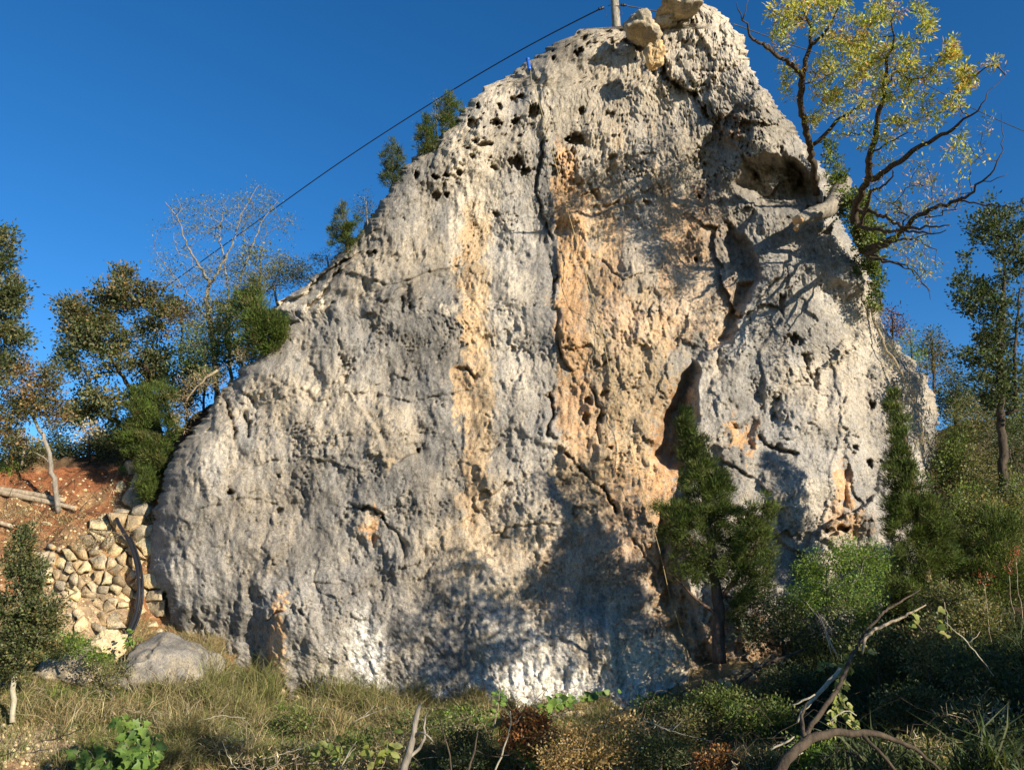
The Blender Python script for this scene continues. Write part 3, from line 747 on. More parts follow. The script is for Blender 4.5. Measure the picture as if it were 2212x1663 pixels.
def plant(name, label, cat, trunks, blobs, pal, leaf=(0.05, 0.028), per=60, spread=0.22, style="quad", group=None, bark=None, twigbark=None,
          r_tip=0.004, step=0.14, jit=0.03, mat=None, up=0.2, tail=4, pal2=None, skirt=None, parts=True, lift=0.15, outw=0.0, clumps=None, sides=3, pw=0.42, rmax=1.0):
    """trunks: polylines (u, v, d, r), the first one first; blobs: (u, v, d, ru, rv, rd, targets)"""
    tr = [resample(poly_w(t), step * 0.9, jit * 0.35) for t in trunks]
    base = tr[0][0, :3]
    root = empty(name, base, label, cat, group)
    bark = bark or M_BARK_GREY
    S, Pn, Rr = [], [], []
    for ti, t in enumerate(tr):
        off = sum(len(x) for x in S)
        par = np.arange(off - 1, off + len(t) - 1)
        if ti == 0: par[0] = -1
        else:
            allp = np.concatenate(S); k = int(np.argmin(np.linalg.norm(allp - t[0, :3], axis=1))); par[0] = k
            if np.linalg.norm(allp[k] - t[0, :3]) < 0.5: t[0, :3] = allp[k]
        S.append(t[:, :3]); Pn.append(par); Rr.append(t[:, 3])
        v, f4, f3 = sweep(t[:, :3], t[:, 3], 10 if t[0, 3] > .03 else 6, True, 0.06)
        link("trunk" if ti == 0 else "limb", mesh_np("trunk" if ti == 0 else "limb", v, [f4, f3], bark, smooth=True), root)
    skel = np.concatenate(S); par = np.concatenate(Pn); ns = len(skel)
    T, G = targets_in(blobs)
    N, pr, chains = grow(skel, par, T, step, jit, lift)
    n = len(N)
    cnt = np.ones(n)
    for i in range(n - 1, ns - 1, -1):
        if pr[i] >= 0: cnt[pr[i]] += cnt[i] * (1 if i >= ns else 0)
    rad = np.minimum(r_tip * (cnt / 3.0) ** pw, rmax)
    i = np.arange(ns, n)
    if len(i):
        p = pr[i]; rp = np.where(p < ns, rad[i] * 1.1, np.minimum(rad[p], rad[i] * 1.35))
        v, f = prisms(N[p], N[i], rp, rad[i], sides)
        link("branchwork", mesh_np("branchwork", v, f, twigbark or bark, smooth=True), root, "stuff")
    if per > 0 and len(chains):
        cen = np.array([T[:, 0].mean(), T[:, 1].mean(), T[:, 2].mean()])
        pos, dr, cl = [], [], []
        npal = len(PAL[pal])
        for c in chains:
            tl = c[-tail:]; m = int(per * (0.6 + 0.8 * rng.random()))
            k = rng.integers(0, len(tl), m)
            a = N[tl[k]]; bdir = N[tl[-1]] - N[pr[tl[0]]]
            off = np.clip(rng.standard_normal((m, 3)), -1.5, 1.5) * spread * np.array([1, 1, .8]) * (0.4 + 0.6 * rng.random((m, 1)))
            pos.append(a + off); dd = unit(bdir[None]) * 0.6 + unit(off + 1e-6) * 0.7 + rng.standard_normal((m, 3)) * 0.45
            dd[:, 2] += up; dd += outw * unit(a - cen)
            dr.append(dd); cl.append(np.full(m, rng.integers(0, npal)))
        pos = np.concatenate(pos); dr = np.concatenate(dr); cl = np.concatenate(cl); m = len(pos)
        ln = leaf[0] * (0.45 + 1.0 * rng.random(m)); wd = leaf[1] * (0.55 + 0.85 * rng.random(m))
        cols = pick(PAL[pal], m, cl)
        if pal2:     # tips at the crown's upper outside carry another colour
            hh = (pos[:, 2] - pos[:, 2].min()) / (np.ptp(pos[:, 2]) + 1e-6)
            k = rng.random(m) < 0.75 * sstep(.45, .95, hh)
            cols[k] = pick(PAL[pal2], int(k.sum()))
        v, f, c = leafmesh(pos, dr, ln, wd, cols, style)
        link("foliage", mesh_np("foliage", v, f, mat or (M_NEEDLE if style == "tri" else M_LEAF), c), root, "stuff")
    return root

def juniper(name, label, trunks, blobs, per=190, pal="jun", size=(0.085, 0.016), spread=0.11, **kw):
    blobs = [(u, v, d, ru * 1.1, rv * 1.08, rd, int(n * 1.45)) for u, v, d, ru, rv, rd, n in blobs]
    kw.setdefault("bark", M_BARK_RED)
    kw.setdefault("group", "junipers round the crag")
    kw.setdefault("jit", 0.025); kw.setdefault("up", .75); kw.setdefault("tail", 4); kw.setdefault("outw", .35)
    return plant(name, label, "juniper", trunks, blobs, pal, size, per, spread, "tri", **kw)

# rounded, faceted stones
def ico(sub):
    bm = __import__("bmesh").new(); __import__("bmesh").ops.create_icosphere(bm, subdivisions=sub, radius=1.0)
    v = np.array([x.co[:] for x in bm.verts]); f = np.array([[y.index for y in x.verts] for x in bm.faces]); bm.free()
    return v, f
_ICO = {k: ico(k) for k in (2, 3, 4, 5)}
def boulder_mesh(size, seed, sub=4, rough=0.12, cuts=9, mat=None):
    g = np.random.default_rng(seed); v, f = _ICO[sub]; v = v.copy()
    for _ in range(cuts):                    # planar spalls
        nrm = unit(g.standard_normal(3)); lim = 0.52 + 0.32 * g.random()
        d = v @ nrm; m = d > lim; v[m] -= np.outer((d[m] - lim) * 0.9, nrm)
    o = Vector(g.random(3) * 50)
    nn = np.array([mnoise.fractal(Vector(p) * 1.7 + o, 0.9, 2.1, 6) for p in v])
    n2 = np.array([mnoise.noise(Vector(p) * 7 + o) for p in v])
    v = v * (1 + rough * nn + 0.025 * n2)[:, None]
    return mesh_np("stone", v * np.array(size), f, mat or M_STONE_DK, smooth=sub >= 3)
def boulder(name, label, p, size, seed, rot=0, tilt=0, mat=None, sub=4, group=None, cat="boulder", **k):
    o = link(name, boulder_mesh(size, seed, sub, mat=mat, **k)); tag(o, label, cat, group)
    o.location = [float(c) for c in p]; o.rotation_euler = (0, tilt, rot); return o
# ------------------------------------------------------------------ trees and shrubs on the left skyline
plant("holm_oak", "broad dark holm oak with browning leaf tips behind the red earth bank", "tree",
      [[(352, 1030, 19.6, .16), (340, 940, 19.4, .13), (322, 850, 19.2, .09), (312, 760, 19, .05)], [(335, 930, 19.4, .09), (290, 850, 19.3, .06), (230, 760, 19.2, .03)], [(340, 960, 19.4, .08), (270, 920, 19.3, .05), (190, 880, 19.2, .02)]],
      [(180, 690, 19.2, 62, 62, .8, 34), (255, 640, 19.2, 62, 48, .8, 32), (340, 670, 19.4, 55, 60, .8, 30), (150, 770, 19, 32, 45, .7, 12), (230, 760, 19, 80, 70, 1, 44), (330, 780, 19.2, 55, 70, .9, 34), (200, 880, 19, 70, 62, .9, 34),
       (300, 900, 19.2, 60, 60, .8, 26), (250, 960, 19.2, 90, 40, .8, 24), (145, 660, 19, 28, 24, .5, 6), (265, 592, 19.2, 26, 14, .4, 6)],
      "oak", (.08, .052), 105, .18, pal2="oakbrown", bark=M_BARK_DARK, group="trees along the left skyline")
plant("holm_oak", "tall holm oak crown cut off by the left edge of the picture", "tree",
      [[(-60, 1120, 15.2, .12), (-30, 900, 15, .09), (-5, 700, 14.8, .05), (0, 560, 14.8, .02)]],
      [(5, 540, 14.8, 26, 50, .5, 20), (22, 640, 14.8, 34, 45, .5, 26), (5, 720, 14.9, 36, 50, .6, 22), (-60, 640, 14.9, 60, 130, .7, 30), (10, 790, 15, 40, 40, .6, 16), (48, 735, 14.9, 12, 14, .3, 4)],
      "oak", (.065, .04), 95, .16, bark=M_BARK_GREY, group="trees along the left skyline")
plant("leaning_tree", "slender tree with leaning bare trunk rising from beside the two felled logs", "tree",
      [[(126, 1106, 15.9, .055), (119, 1050, 15.85, .05), (108, 990, 15.8, .042), (98, 955, 15.8, .038), (84, 920, 15.8, .032), (68, 892, 15.8, .024)], [(98, 950, 15.8, .02), (80, 960, 15.7, .012), (60, 935, 15.6, .008)], [(110, 1000, 15.8, .018), (92, 985, 15.7, .01), (70, 975, 15.7, .006)]],
      [(60, 855, 15.8, 62, 52, .6, 40), (20, 920, 15.7, 40, 55, .5, 22), (110, 815, 15.8, 28, 34, .5, 14), (30, 800, 15.7, 44, 34, .5, 16), (118, 880, 15.9, 30, 40, .5, 12)],
      "oakbrown", (.06, .036), 80, .16, bark=M_BARK_GREY, group="trees along the left skyline")
for i, (u, v, d, ru, rv, lab, pal) in enumerate([(130, 960, 18.6, 45, 50, "shadowed dark shrub behind the leaning trunk on the terrace", "dark"), (215, 975, 18.2, 55, 34, "low dark shrub under the broad holm oak at the bank edge", "dark"),
                                                 (190, 930, 17.9, 30, 30, "shrub with dead cream leaves above the red bank", "deadleaf"), (75, 985, 18.0, 40, 36, "yellow green shrub beside the grey panel on the terrace", "shrub2"),
                                                 (20, 1000, 17.2, 34, 50, "olive shrub in front of the orange post at the left edge", "shrub2"), (285, 985, 18.1, 30, 36, "dark shrub at the right end of the terrace edge", "dark")]):
    b = 1016
    plant("shrub", lab, "shrub", [[(u, b, d, .03), (u + 4, v + rv * .4, d, .02), (u, v, d, .01)]], [(u, v, d, ru, rv, .6, 26 if pal != "deadleaf" else 14)], pal, (.055, .035), 62 if pal != "deadleaf" else 30, .18, bark=M_BARK_DARK, group="shrubs on the left terrace")
# the thin, nearly leafless tree
plant("bare_tree", "sparse grey barked tree nearly bare of leaves above the left shoulder of the crag", "tree",
      [[(470, 870, 18.6, .07), (456, 702, 18.5, .06), (446, 668, 18.5, .055), (446, 640, 18.5, .052), (455, 612, 18.5, .048), (440, 590, 18.5, .034), (430, 575, 18.4, .03), (402, 525, 18.4, .02), (385, 472, 18.3, .013), (357, 437, 18.2, .01)],
       [(500, 860, 18.7, .045), (494, 705, 18.7, .035), (495, 640, 18.6, .028), (485, 560, 18.6, .02), (473, 507, 18.6, .02), (483, 450, 18.5, .01)], [(455, 612, 18.5, .04), (475, 580, 18.5, .03), (505, 520, 18.4, .02), (527, 450, 18.3, .012), (560, 400, 18.3, .005)],
       [(497, 660, 18.6, .03), (535, 560, 18.6, .02), (565, 480, 18.6, .014), (600, 435, 18.6, .006)], [(456, 702, 18.5, .03), (420, 650, 18.5, .02), (370, 590, 18.4, .012), (330, 540, 18.3, .005)], [(500, 720, 18.6, .03), (560, 640, 18.6, .02), (640, 590, 18.6, .012), (700, 560, 18.6, .005)]],
      [(400, 490, 18.4, 70, 70, .8, 46), (480, 470, 18.4, 80, 70, .9, 60), (565, 480, 18.5, 75, 75, .8, 50), (370, 580, 18.4, 60, 60, .7, 34), (480, 590, 18.5, 90, 60, .9, 100), (600, 590, 18.5, 90, 50, .8, 90), (500, 670, 18.4, 100, 50, .7, 70), (660, 600, 18.5, 40, 40, .5, 16), (560, 420, 18.4, 60, 30, .4, 12)],
      "pale", (.045, .024), 22, .15, bark=M_BARK_GREY, twigbark=M_BARK_GREY, r_tip=.0055, group="trees along the left skyline", jit=.045, lift=-.1, step=.11)
juniper("juniper", "bushy green juniper leaning on the upper left ledge of the crag", [[(575, 765, 15.6, .05), (565, 720, 15.5, .04), (560, 660, 15.5, .02)], [(575, 760, 15.6, .03), (595, 710, 15.4, .02), (600, 680, 15.4, .01)]],
        [(560, 700, 15.4, 34, 48, .35, 34), (598, 712, 15.3, 22, 34, .3, 22), (535, 655, 15.6, 22, 34, .3, 16), (575, 745, 15.3, 30, 20, .25, 12), (552, 640, 15.6, 14, 34, .2, 8)], 150, "junb")
plant("shrub", "olive shrub behind the ledge juniper and the cream rock shelf", "shrub", [[(600, 660, 17.2, .03), (590, 610, 17.1, .02)]], [(600, 595, 17, 50, 36, .5, 36), (540, 620, 17, 40, 46, .5, 26), (650, 590, 17, 34, 24, .4, 14)], "shrub2", (.045, .022), 40, .16, bark=M_BARK_GREY, group="shrubs along the crag skyline")
plant("shrub", "olive shrub growing below the bare tree on the left shoulder", "shrub", [[(430, 850, 16.6, .04), (440, 790, 16.5, .03), (445, 740, 16.5, .015)]], [(440, 740, 16.5, 55, 42, .5, 44), (500, 700, 16.6, 34, 40, .4, 20), (400, 770, 16.6, 36, 36, .5, 22), (455, 810, 16.1, 34, 22, .3, 16)], "shrub", (.045, .026), 60, .16, bark=M_BARK_GREY, group="shrubs along the crag skyline")
plant("dry_shrub", "brown dry twiggy growth hanging over the left shoulder of the crag", "shrub", [[(470, 800, 15.6, .03), (430, 830, 15.5, .02), (400, 870, 15.5, .01)]], [(440, 820, 15.5, 60, 22, .3, 40), (395, 880, 15.6, 26, 50, .3, 30), (520, 770, 15.4, 40, 14, .2, 20)], "straw", (.06, .008), 22, .1, "tri", bark=M_TWIG, group="shrubs along the crag skyline", r_tip=.003, jit=.05)
juniper("juniper", "long juniper hanging down between the stone wall and the crag", [[(318, 1000, 16.3, .05), (300, 940, 16.2, .04), (300, 880, 16.2, .02)], [(318, 1000, 16.3, .04), (325, 1030, 15.9, .03), (318, 1065, 15.7, .012)], [(318, 1000, 16.3, .03), (360, 940, 16.2, .02), (375, 890, 16.2, .01)]],
        [(305, 880, 16.2, 36, 46, .4, 36), (290, 945, 16.1, 36, 40, .4, 34), (360, 900, 16.3, 30, 55, .4, 30), (330, 985, 16.0, 38, 40, .35, 34), (318, 1045, 15.7, 22, 34, .25, 28), (355, 850, 16.4, 28, 30, .3, 14)], 120, "junb", size=(.075, .014), spread=.085)
for (u, v, d, ru, rv, n, pal, lab, st) in [(752, 487, 15.9, 24, 40, 26, "junb", "yellow green juniper on the skyline left of the crag's mid ledge", 1), (797, 452, 16.0, 20, 32, 14, "dark", "small dark wispy shrub just right of the yellow green skyline juniper", 0),
                                           (852, 352, 16.2, 20, 40, 20, "dark", "narrow dark bush below the cable on the crag skyline", 1), (975, 242, 16.4, 20, 36, 24, "junb", "uppermost pointed juniper on the crag's left skyline", 1),
                                           (925, 292, 16.3, 20, 30, 20, "junb", "green tuft left of the uppermost skyline juniper", 1), (946, 262, 16.4, 16, 40, 10, "pale", "pale thin twiggy shrub between the two top skyline junipers", 0), (712, 560, 16.4, 26, 16, 12, "shrub2", "low tuft of scrub at the top of the cream rock shelf", 0)]:
    d -= .55; u -= 6; ru *= 1.35; rv *= 1.3; n = int(n * 1.6)
    tr = [[(u + 6, v + rv + 18, d, .025), (u + 2, v + rv * .3, d, .018), (u, v - rv * .4, d, .008)]]
    if st: juniper("juniper", lab, tr, [(u, v, d, ru, rv, .3, n), (u + 6, v + rv * .7, d, ru * 1.1, rv * .5, .3, n // 2)], 90, pal, size=(.06, .012), spread=.06)
    else: plant("shrub", lab, "shrub", tr, [(u, v, d, ru, rv, .3, n)], pal, (.035, .018), 34, .09, bark=M_BARK_GREY, group="shrubs along the crag skyline", r_tip=.003)

# ------------------------------------------------------------------ the yellow-leaved trees on the right edge
RD = 14.3
def DK(d): return 14.6 - (14.6 - d) * 2.2
def T_(l): return [(1463.6 + .35 * x, .35 * y, DK(d), r * DK(d) / d * (.85 if .03 < r < .08 else .72)) for x, y, d, r in l]
def TB(l): return [(u, v, DK(d), ru, rv, rd * 1.3, n) for u, v, d, ru, rv, rd, n in l]
plant("yellowing_tree", "yellow leaved tree with forked dark trunk rising beside the crag top", "tree",
      [T_([(858, 1200, 14.9, .10), (850, 1130, 14.8, .095), (840, 1040, 14.6, .09), (815, 900, 14.4, .088), (780, 760, 14.2, .085), (755, 650, 14.1, .082), (765, 550, 14.0, .075), (775, 460, 13.9, .07), (800, 370, 13.8, .055), (820, 270, 13.8, .05), (830, 180, 13.7, .042), (790, 110, 13.6, .035), (760, 60, 13.6, .025), (770, -60, 13.6, .015)]),
       T_([(775, 470, 13.9, .06), (735, 430, 13.8, .055), (650, 360, 13.6, .048), (540, 285, 13.5, .042), (490, 260, 13.4, .034), (430, 210, 13.3, .03), (400, 110, 13.2, .02), (365, 20, 13.2, .01)]), T_([(400, 120, 13.2, .018), (425, 50, 13.2, .012), (440, -10, 13.2, .006)]),
       T_([(820, 280, 13.8, .045), (900, 220, 13.6, .034), (965, 140, 13.5, .026), (990, 40, 13.4, .018), (1000, -40, 13.4, .01)]), T_([(790, 110, 13.6, .03), (755, 115, 13.5, .025), (640, 110, 13.4, .018), (560, 60, 13.3, .009)]),
       T_([(835, 900, 14.4, .05), (920, 820, 14.3, .045), (1010, 740, 14.2, .04), (1080, 680, 14.1, .03), (1150, 650, 14.0, .024), (1240, 640, 14.0, .015), (1300, 600, 14.0, .008)])],
      TB([(1700, 35, 13.5, 52, 42, .5, 30), (1740, 0, 13.6, 60, 30, .6, 26), (1690, 85, 13.6, 26, 40, .4, 14), (1780, 60, 13.6, 34, 50, .5, 20), (1800, 10, 13.6, 50, 30, .5, 16), (1775, 150, 13.9, 36, 40, .5, 26), (1790, 215, 14.0, 34, 50, .5, 30), (1700, 170, 14, 18, 44, .3, 14), (1845, 160, 13.9, 40, 50, .5, 32),
       (1760, 255, 14.2, 26, 30, .3, 12), (1870, 220, 14, 30, 22, .3, 10), (1820, 100, 13.7, 34, 36, .4, 16)]),
      "ash", (.08, .026), 24, .075, group="yellowing trees on the right of the crag", bark=M_BARK_DARK, twigbark=M_BARK_DARK, up=-.15, jit=.05, step=.12, r_tip=.0042, tail=3, lift=-.12)
plant("yellowing_tree", "spreading yellowing tree with long bare curving limbs on the right of the crag", "tree",
      [T_([(1150, 1560, 14.6, .12), (1110, 1440, 14.5, .11), (1090, 1310, 14.4, .10), (1130, 1200, 14.2, .095), (1180, 1110, 14.0, .09), (1190, 960, 13.8, .07), (1220, 820, 13.7, .062), (1265, 660, 13.6, .055), (1275, 540, 13.5, .045), (1300, 400, 13.4, .035), (1330, 220, 13.3, .025), (1340, 40, 13.2, .014)]),
       T_([(1180, 1115, 14.0, .07), (1290, 1050, 13.8, .062), (1420, 960, 13.6, .056), (1520, 890, 13.5, .05), (1660, 820, 13.3, .04), (1740, 750, 13.2, .03), (1840, 700, 13.1, .022), (1900, 620, 13.0, .015), (1950, 540, 13.0, .01), (2025, 465, 13.0, .005)]),
       T_([(1110, 1420, 14.4, .04), (1190, 1200, 14.0, .035), (1230, 1150, 13.9, .03), (1300, 1160, 13.8, .026), (1330, 1050, 13.7, .02)]),
       T_([(1150, 1545, 14.5, .08), (1280, 1490, 14.2, .065), (1370, 1450, 14.0, .058), (1440, 1360, 13.8, .052), (1560, 1290, 13.6, .045), (1740, 1240, 13.4, .036), (1820, 1190, 13.2, .03), (1900, 1110, 13.1, .024), (1990, 980, 13.0, .016), (2015, 830, 13.0, .01), (2000, 690, 13.0, .005)]),
       T_([(1095, 1290, 14.4, .05), (1220, 1310, 14.1, .04), (1300, 1350, 13.9, .036), (1400, 1410, 13.7, .032), (1560, 1400, 13.5, .025), (1680, 1390, 13.3, .015)]), T_([(1110, 1395, 14.4, .05), (1260, 1425, 14.0, .038), (1420, 1425, 13.7, .03), (1560, 1440, 13.5, .02), (1660, 1420, 13.4, .01)]),
       T_([(1740, 1240, 13.4, .026), (1900, 1270, 13.2, .018), (2100, 1275, 13.0, .008)]), T_([(1150, 1560, 14.5, .04), (1300, 1600, 14.2, .028), (1400, 1640, 14.0, .02), (1480, 1700, 13.9, .014), (1560, 1800, 13.8, .006)]),
       T_([(1900, 1110, 13.1, .014), (1980, 1125, 13.0, .01), (2040, 1060, 13.0, .006)]), T_([(1190, 960, 13.8, .03), (1300, 880, 13.6, .022), (1420, 820, 13.5, .012)]), T_([(1275, 540, 13.5, .025), (1340, 450, 13.4, .018), (1400, 400, 13.3, .01)])],
      TB([(1855, 55, 13.4, 46, 44, .5, 30), (1905, 25, 13.3, 46, 34, .5, 22), (1870, 120, 13.5, 44, 44, .5, 30), (1915, 120, 13.4, 30, 50, .4, 20), (1905, 190, 13.5, 36, 40, .4, 22), (1965, 150, 13.3, 36, 34, .4, 24), (1950, 100, 13.3, 26, 26, .3, 10), (1995, 60, 13.2, 20, 36, .3, 14), (1975, 15, 13.2, 50, 16, .3, 8),
       (2060, 115, 13.1, 18, 26, .3, 16), (2085, 170, 13.1, 26, 40, .3, 26), (2020, 160, 13.2, 18, 18, .3, 9), (2145, 137, 13.0, 12, 10, .2, 4), (2060, 225, 13.1, 18, 26, .3, 10), (1935, 262, 13.5, 26, 22, .3, 12), (2050, 100, 13.1, 14, 14, .2, 5), (2000, 250, 13.4, 60, 60, .5, 16), (1900, 300, 13.6, 50, 40, .4, 12), (2080, 330, 13.2, 50, 50, .4, 12), (1960, 200, 13.4, 60, 40, .5, 14), (1830, 260, 13.9, 40, 60, .4, 12)]),
      "ash", (.08, .026), 24, .075, group="yellowing trees on the right of the crag", bark=M_BARK_DARK, twigbark=M_BARK_DARK, up=-.15, jit=.05, step=.12, r_tip=.0042, tail=3, lift=-.12)
plant("yellowing_tree", "low tangle of bare twigs with few orange leaves under the spreading tree", "tree",
      [T_([(1160, 1570, 14.3, .06), (1250, 1520, 14.1, .045), (1400, 1470, 13.9, .03), (1500, 1480, 13.8, .02), (1600, 1540, 13.7, .01)]), T_([(1180, 1580, 14.3, .04), (1300, 1620, 14.1, .03), (1420, 1640, 14.0, .018), (1520, 1760, 13.9, .01), (1560, 1850, 13.9, .006)])],
      TB([(1930, 450, 14.0, 40, 40, .4, 26), (1985, 470, 13.8, 50, 40, .4, 26), (1960, 530, 13.8, 60, 34, .4, 26), (2000, 580, 13.8, 40, 36, .4, 18), (1985, 395, 13.7, 50, 22, .4, 16), (1915, 350, 13.8, 26, 18, .3, 8), (1985, 350, 13.6, 30, 14, .3, 8), (2040, 430, 13.5, 50, 30, .4, 12), (2125, 268, 13.1, 16, 26, .2, 5), (1890, 400, 14, 18, 20, .3, 8)]),
      "ashlow", (.07, .022), 12, .11, group="yellowing trees on the right of the crag", bark=M_BARK_DARK, twigbark=M_BARK_DARK, up=-.1, jit=.06, step=.12, r_tip=.0042, tail=3, lift=.25)
# sawn stump that leans out over the face
root = empty("sawn_stump", W(1812, 425, 15.0), "pale sawn tree stump jutting from the crag edge with orange cut faces", "tree stump")
t = resample(poly_w([(1822, 395, 15.1, .19), (1808, 430, 14.8, .18), (1790, 450, 14.5, .165), (1762, 462, 14.25, .14), (1738, 470, 14.05, .12), (1724, 478, 13.9, .11)]), .08, .006)
v, f4, f3 = sweep(t[:, :3], t[:, 3], 14, True, .07); link("trunk", mesh_np("trunk", v, [f4, f3], M_BARK_GREY, smooth=True), root)
M_CUT = plain_material("sawn wood", (.55, .33, .16), .8, .2, 0, .25, 30)
def cutface(t, r, root):
    d = unit(t[-1, :3] - t[-2, :3]); v, f4, f3 = sweep(np.array([t[-1, :3] - d * .004, t[-1, :3] + d * .012]), [r, r * .97], 14, True, .04)
    link("cut_face", mesh_np("cut_face", v, [f4, f3], M_CUT), root)
cutface(t, .108, root)
t = resample(poly_w([(1745, 470, 14.1, .06), (1730, 485, 13.98, .058), (1720, 494, 13.9, .055)]), .05); v, f4, f3 = sweep(t[:, :3], t[:, 3], 12, True, .05)
link("limb", mesh_np("limb", v, [f4, f3], M_BARK_GREY, smooth=True), root); cutface(t, .054, root)

# ------------------------------------------------------------------ junipers and greenery at the right foot
juniper("juniper", "tall conical juniper with dark bare lower trunk standing before the orange recess", [[(1556, 1432, 12.35, .10), (1552, 1370, 12.35, .09), (1550, 1290, 12.35, .08), (1540, 1200, 12.35, .06), (1525, 1100, 12.4, .045), (1505, 1000, 12.4, .03), (1478, 900, 12.4, .012)],
        [(1550, 1300, 12.35, .04), (1600, 1240, 12.3, .03), (1640, 1160, 12.3, .015)], [(1545, 1230, 12.35, .03), (1480, 1160, 12.3, .02), (1440, 1110, 12.3, .01)], [(1548, 1330, 12.35, .03), (1500, 1290, 12.3, .02), (1450, 1240, 12.2, .008)]],
        [(1480, 915, 12.4, 12, 36, .12, 16), (1500, 970, 12.4, 30, 44, .2, 44), (1522, 1040, 12.4, 50, 46, .3, 64), (1525, 1110, 12.4, 52, 50, .4, 60), (1565, 1060, 12.4, 22, 50, .25, 20), (1470, 1130, 12.3, 44, 50, .4, 42), (1600, 1150, 12.35, 48, 60, .4, 58), (1635, 1190, 12.35, 42, 60, .4, 46),
         (1660, 1100, 12.5, 14, 34, .2, 12), (1560, 1210, 12.3, 60, 60, .45, 50), (1500, 1220, 12.3, 50, 50, .4, 30), (1620, 1260, 12.3, 46, 50, .4, 34), (1590, 1320, 12.3, 40, 40, .4, 12), (1430, 1100, 12.3, 14, 20, .2, 6)], 95, "jun", size=(.065, .011), spread=.068)
juniper("juniper", "tall pointed juniper climbing the right flank of the crag", [[(2010, 1420, 12.6, .09), (2005, 1300, 12.6, .08), (1990, 1150, 12.6, .06), (1965, 1000, 12.6, .035), (1935, 860, 12.6, .012)]],
        [(1930, 880, 12.6, 12, 36, .12, 14), (1945, 940, 12.6, 22, 46, .2, 28), (1945, 1010, 12.6, 36, 50, .3, 46), (1975, 1080, 12.6, 46, 60, .4, 62), (1935, 1110, 12.6, 30, 50, .3, 34), (2010, 1130, 12.6, 40, 60, .4, 52), (1980, 1200, 12.6, 60, 60, .4, 56), (2040, 1180, 12.6, 34, 50, .3, 34), (1960, 1270, 12.5, 60, 50, .4, 40), (2010, 1300, 12.5, 50, 50, .4, 24)],
        95, "jun", size=(.065, .011), spread=.068)
juniper("juniper", "dark green juniper partly hidden at the right edge below the holm oak", [[(2160, 1400, 13.0, .07), (2150, 1250, 13.0, .05), (2150, 1130, 13.0, .02)]], [(2150, 1150, 13, 50, 60, .4, 50), (2190, 1260, 13, 50, 60, .4, 40), (2120, 1260, 12.8, 40, 50, .4, 34)], 90, "jun", size=(.08, .014), spread=.11)
G_R = "shrubs on the right hillside"
plant("holm_oak", "holm oak with open dark crown against the sky at the right edge", "tree", [[(2170, 1120, 14.6, .09), (2165, 950, 14.6, .075), (2160, 800, 14.5, .06), (2165, 680, 14.4, .045), (2170, 560, 14.4, .02)], [(2195, 900, 14.5, .04), (2190, 760, 14.4, .03), (2205, 620, 14.3, .015)]],
      [(2150, 500, 14.4, 70, 60, .6, 50), (2195, 560, 14.4, 50, 90, .6, 40), (2100, 640, 14.4, 60, 40, .5, 34), (2165, 690, 14.4, 75, 90, .6, 70), (2120, 780, 14.4, 70, 60, .6, 46), (2180, 840, 14.5, 70, 80, .6, 60), (2225, 470, 14.4, 40, 40, .4, 14), (2085, 590, 14.3, 24, 40, .3, 8), (2140, 440, 14.4, 30, 24, .3, 6)],
      "dark", (.065, .042), 42, .105, bark=M_BARK_DARK, group="trees on the right skyline")
for (u, v, d, ru, rv, n, pal, lab) in [(2010, 760, 17.4, 40, 40, 26, "oakbrown", "small brownish tree on the skyline behind the crag's right shoulder"), (1965, 740, 16.8, 20, 30, 10, "lime", "sprig of lime green leaves just above the crag's right shoulder"), (1925, 690, 16.4, 22, 24, 10, "brown", "thin russet shrub peeping over the right flank of the crag"),
                                       (2060, 830, 17.6, 34, 40, 30, "dark", "dark bush on the skyline between the russet shrub and the holm oak"), (2010, 690+40, 17.6, 16, 26, 8, "dark", "tiny dark sprig topping the skyline left of the holm oak")]:
    plant("shrub", lab, "shrub", [[(u + 8, v + rv + 60, d, .03), (u + 4, v + 10, d, .02), (u, v - rv * .5, d, .008)]], [(u, v, d, ru, rv, .5, n), (u + 10, v + rv, d, ru * 1.1, rv, .5, n)], pal, (.05, .03), 34, .15, bark=M_BARK_DARK, group="shrubs on the right skyline")
HS = [(2100, 900, 16.2, 60, 55, "shrub2", "olive shrub directly below the skyline at right"), (2180, 950, 15.6, 60, 60, "dark", "dark shrub under the holm oak trunk at the right edge"), (2060, 960, 15.9, 36, 60, "shrub", "green shrub against the crag's far right edge"), (2110, 1010, 15.2, 60, 50, "shrub2", "brownish green shrub in the middle of the right hillside"),
      (2190, 1060, 14.6, 50, 56, "shrub", "yellow green shrub at the right edge halfway up the hillside"), (2090, 1090, 14.4, 46, 50, "shrub", "sunlit green shrub right of the pointed juniper"), (2110, 1330, 12.0, 70, 50, "shrub2", "pale leaved sunny shrub below the pointed juniper"), (2190, 1180, 13.6, 40, 40, "shrub2", "pale leaved shrub by the red sprigs at right")]
for (u, v, d, ru, rv, pal, lab) in HS:
    plant("shrub", lab, "shrub", [[(u, v + rv + 30, d + .1, .03), (u + 5, v + rv * .4, d, .02), (u, v, d, .01)]], [(u, v, d, ru, rv, .6, 44), (u, v + rv * .8, d, ru, rv * .6, .5, 24)], pal, (.042, .026), 60, .15, bark=M_BARK_GREY, group=G_R, r_tip=.003)
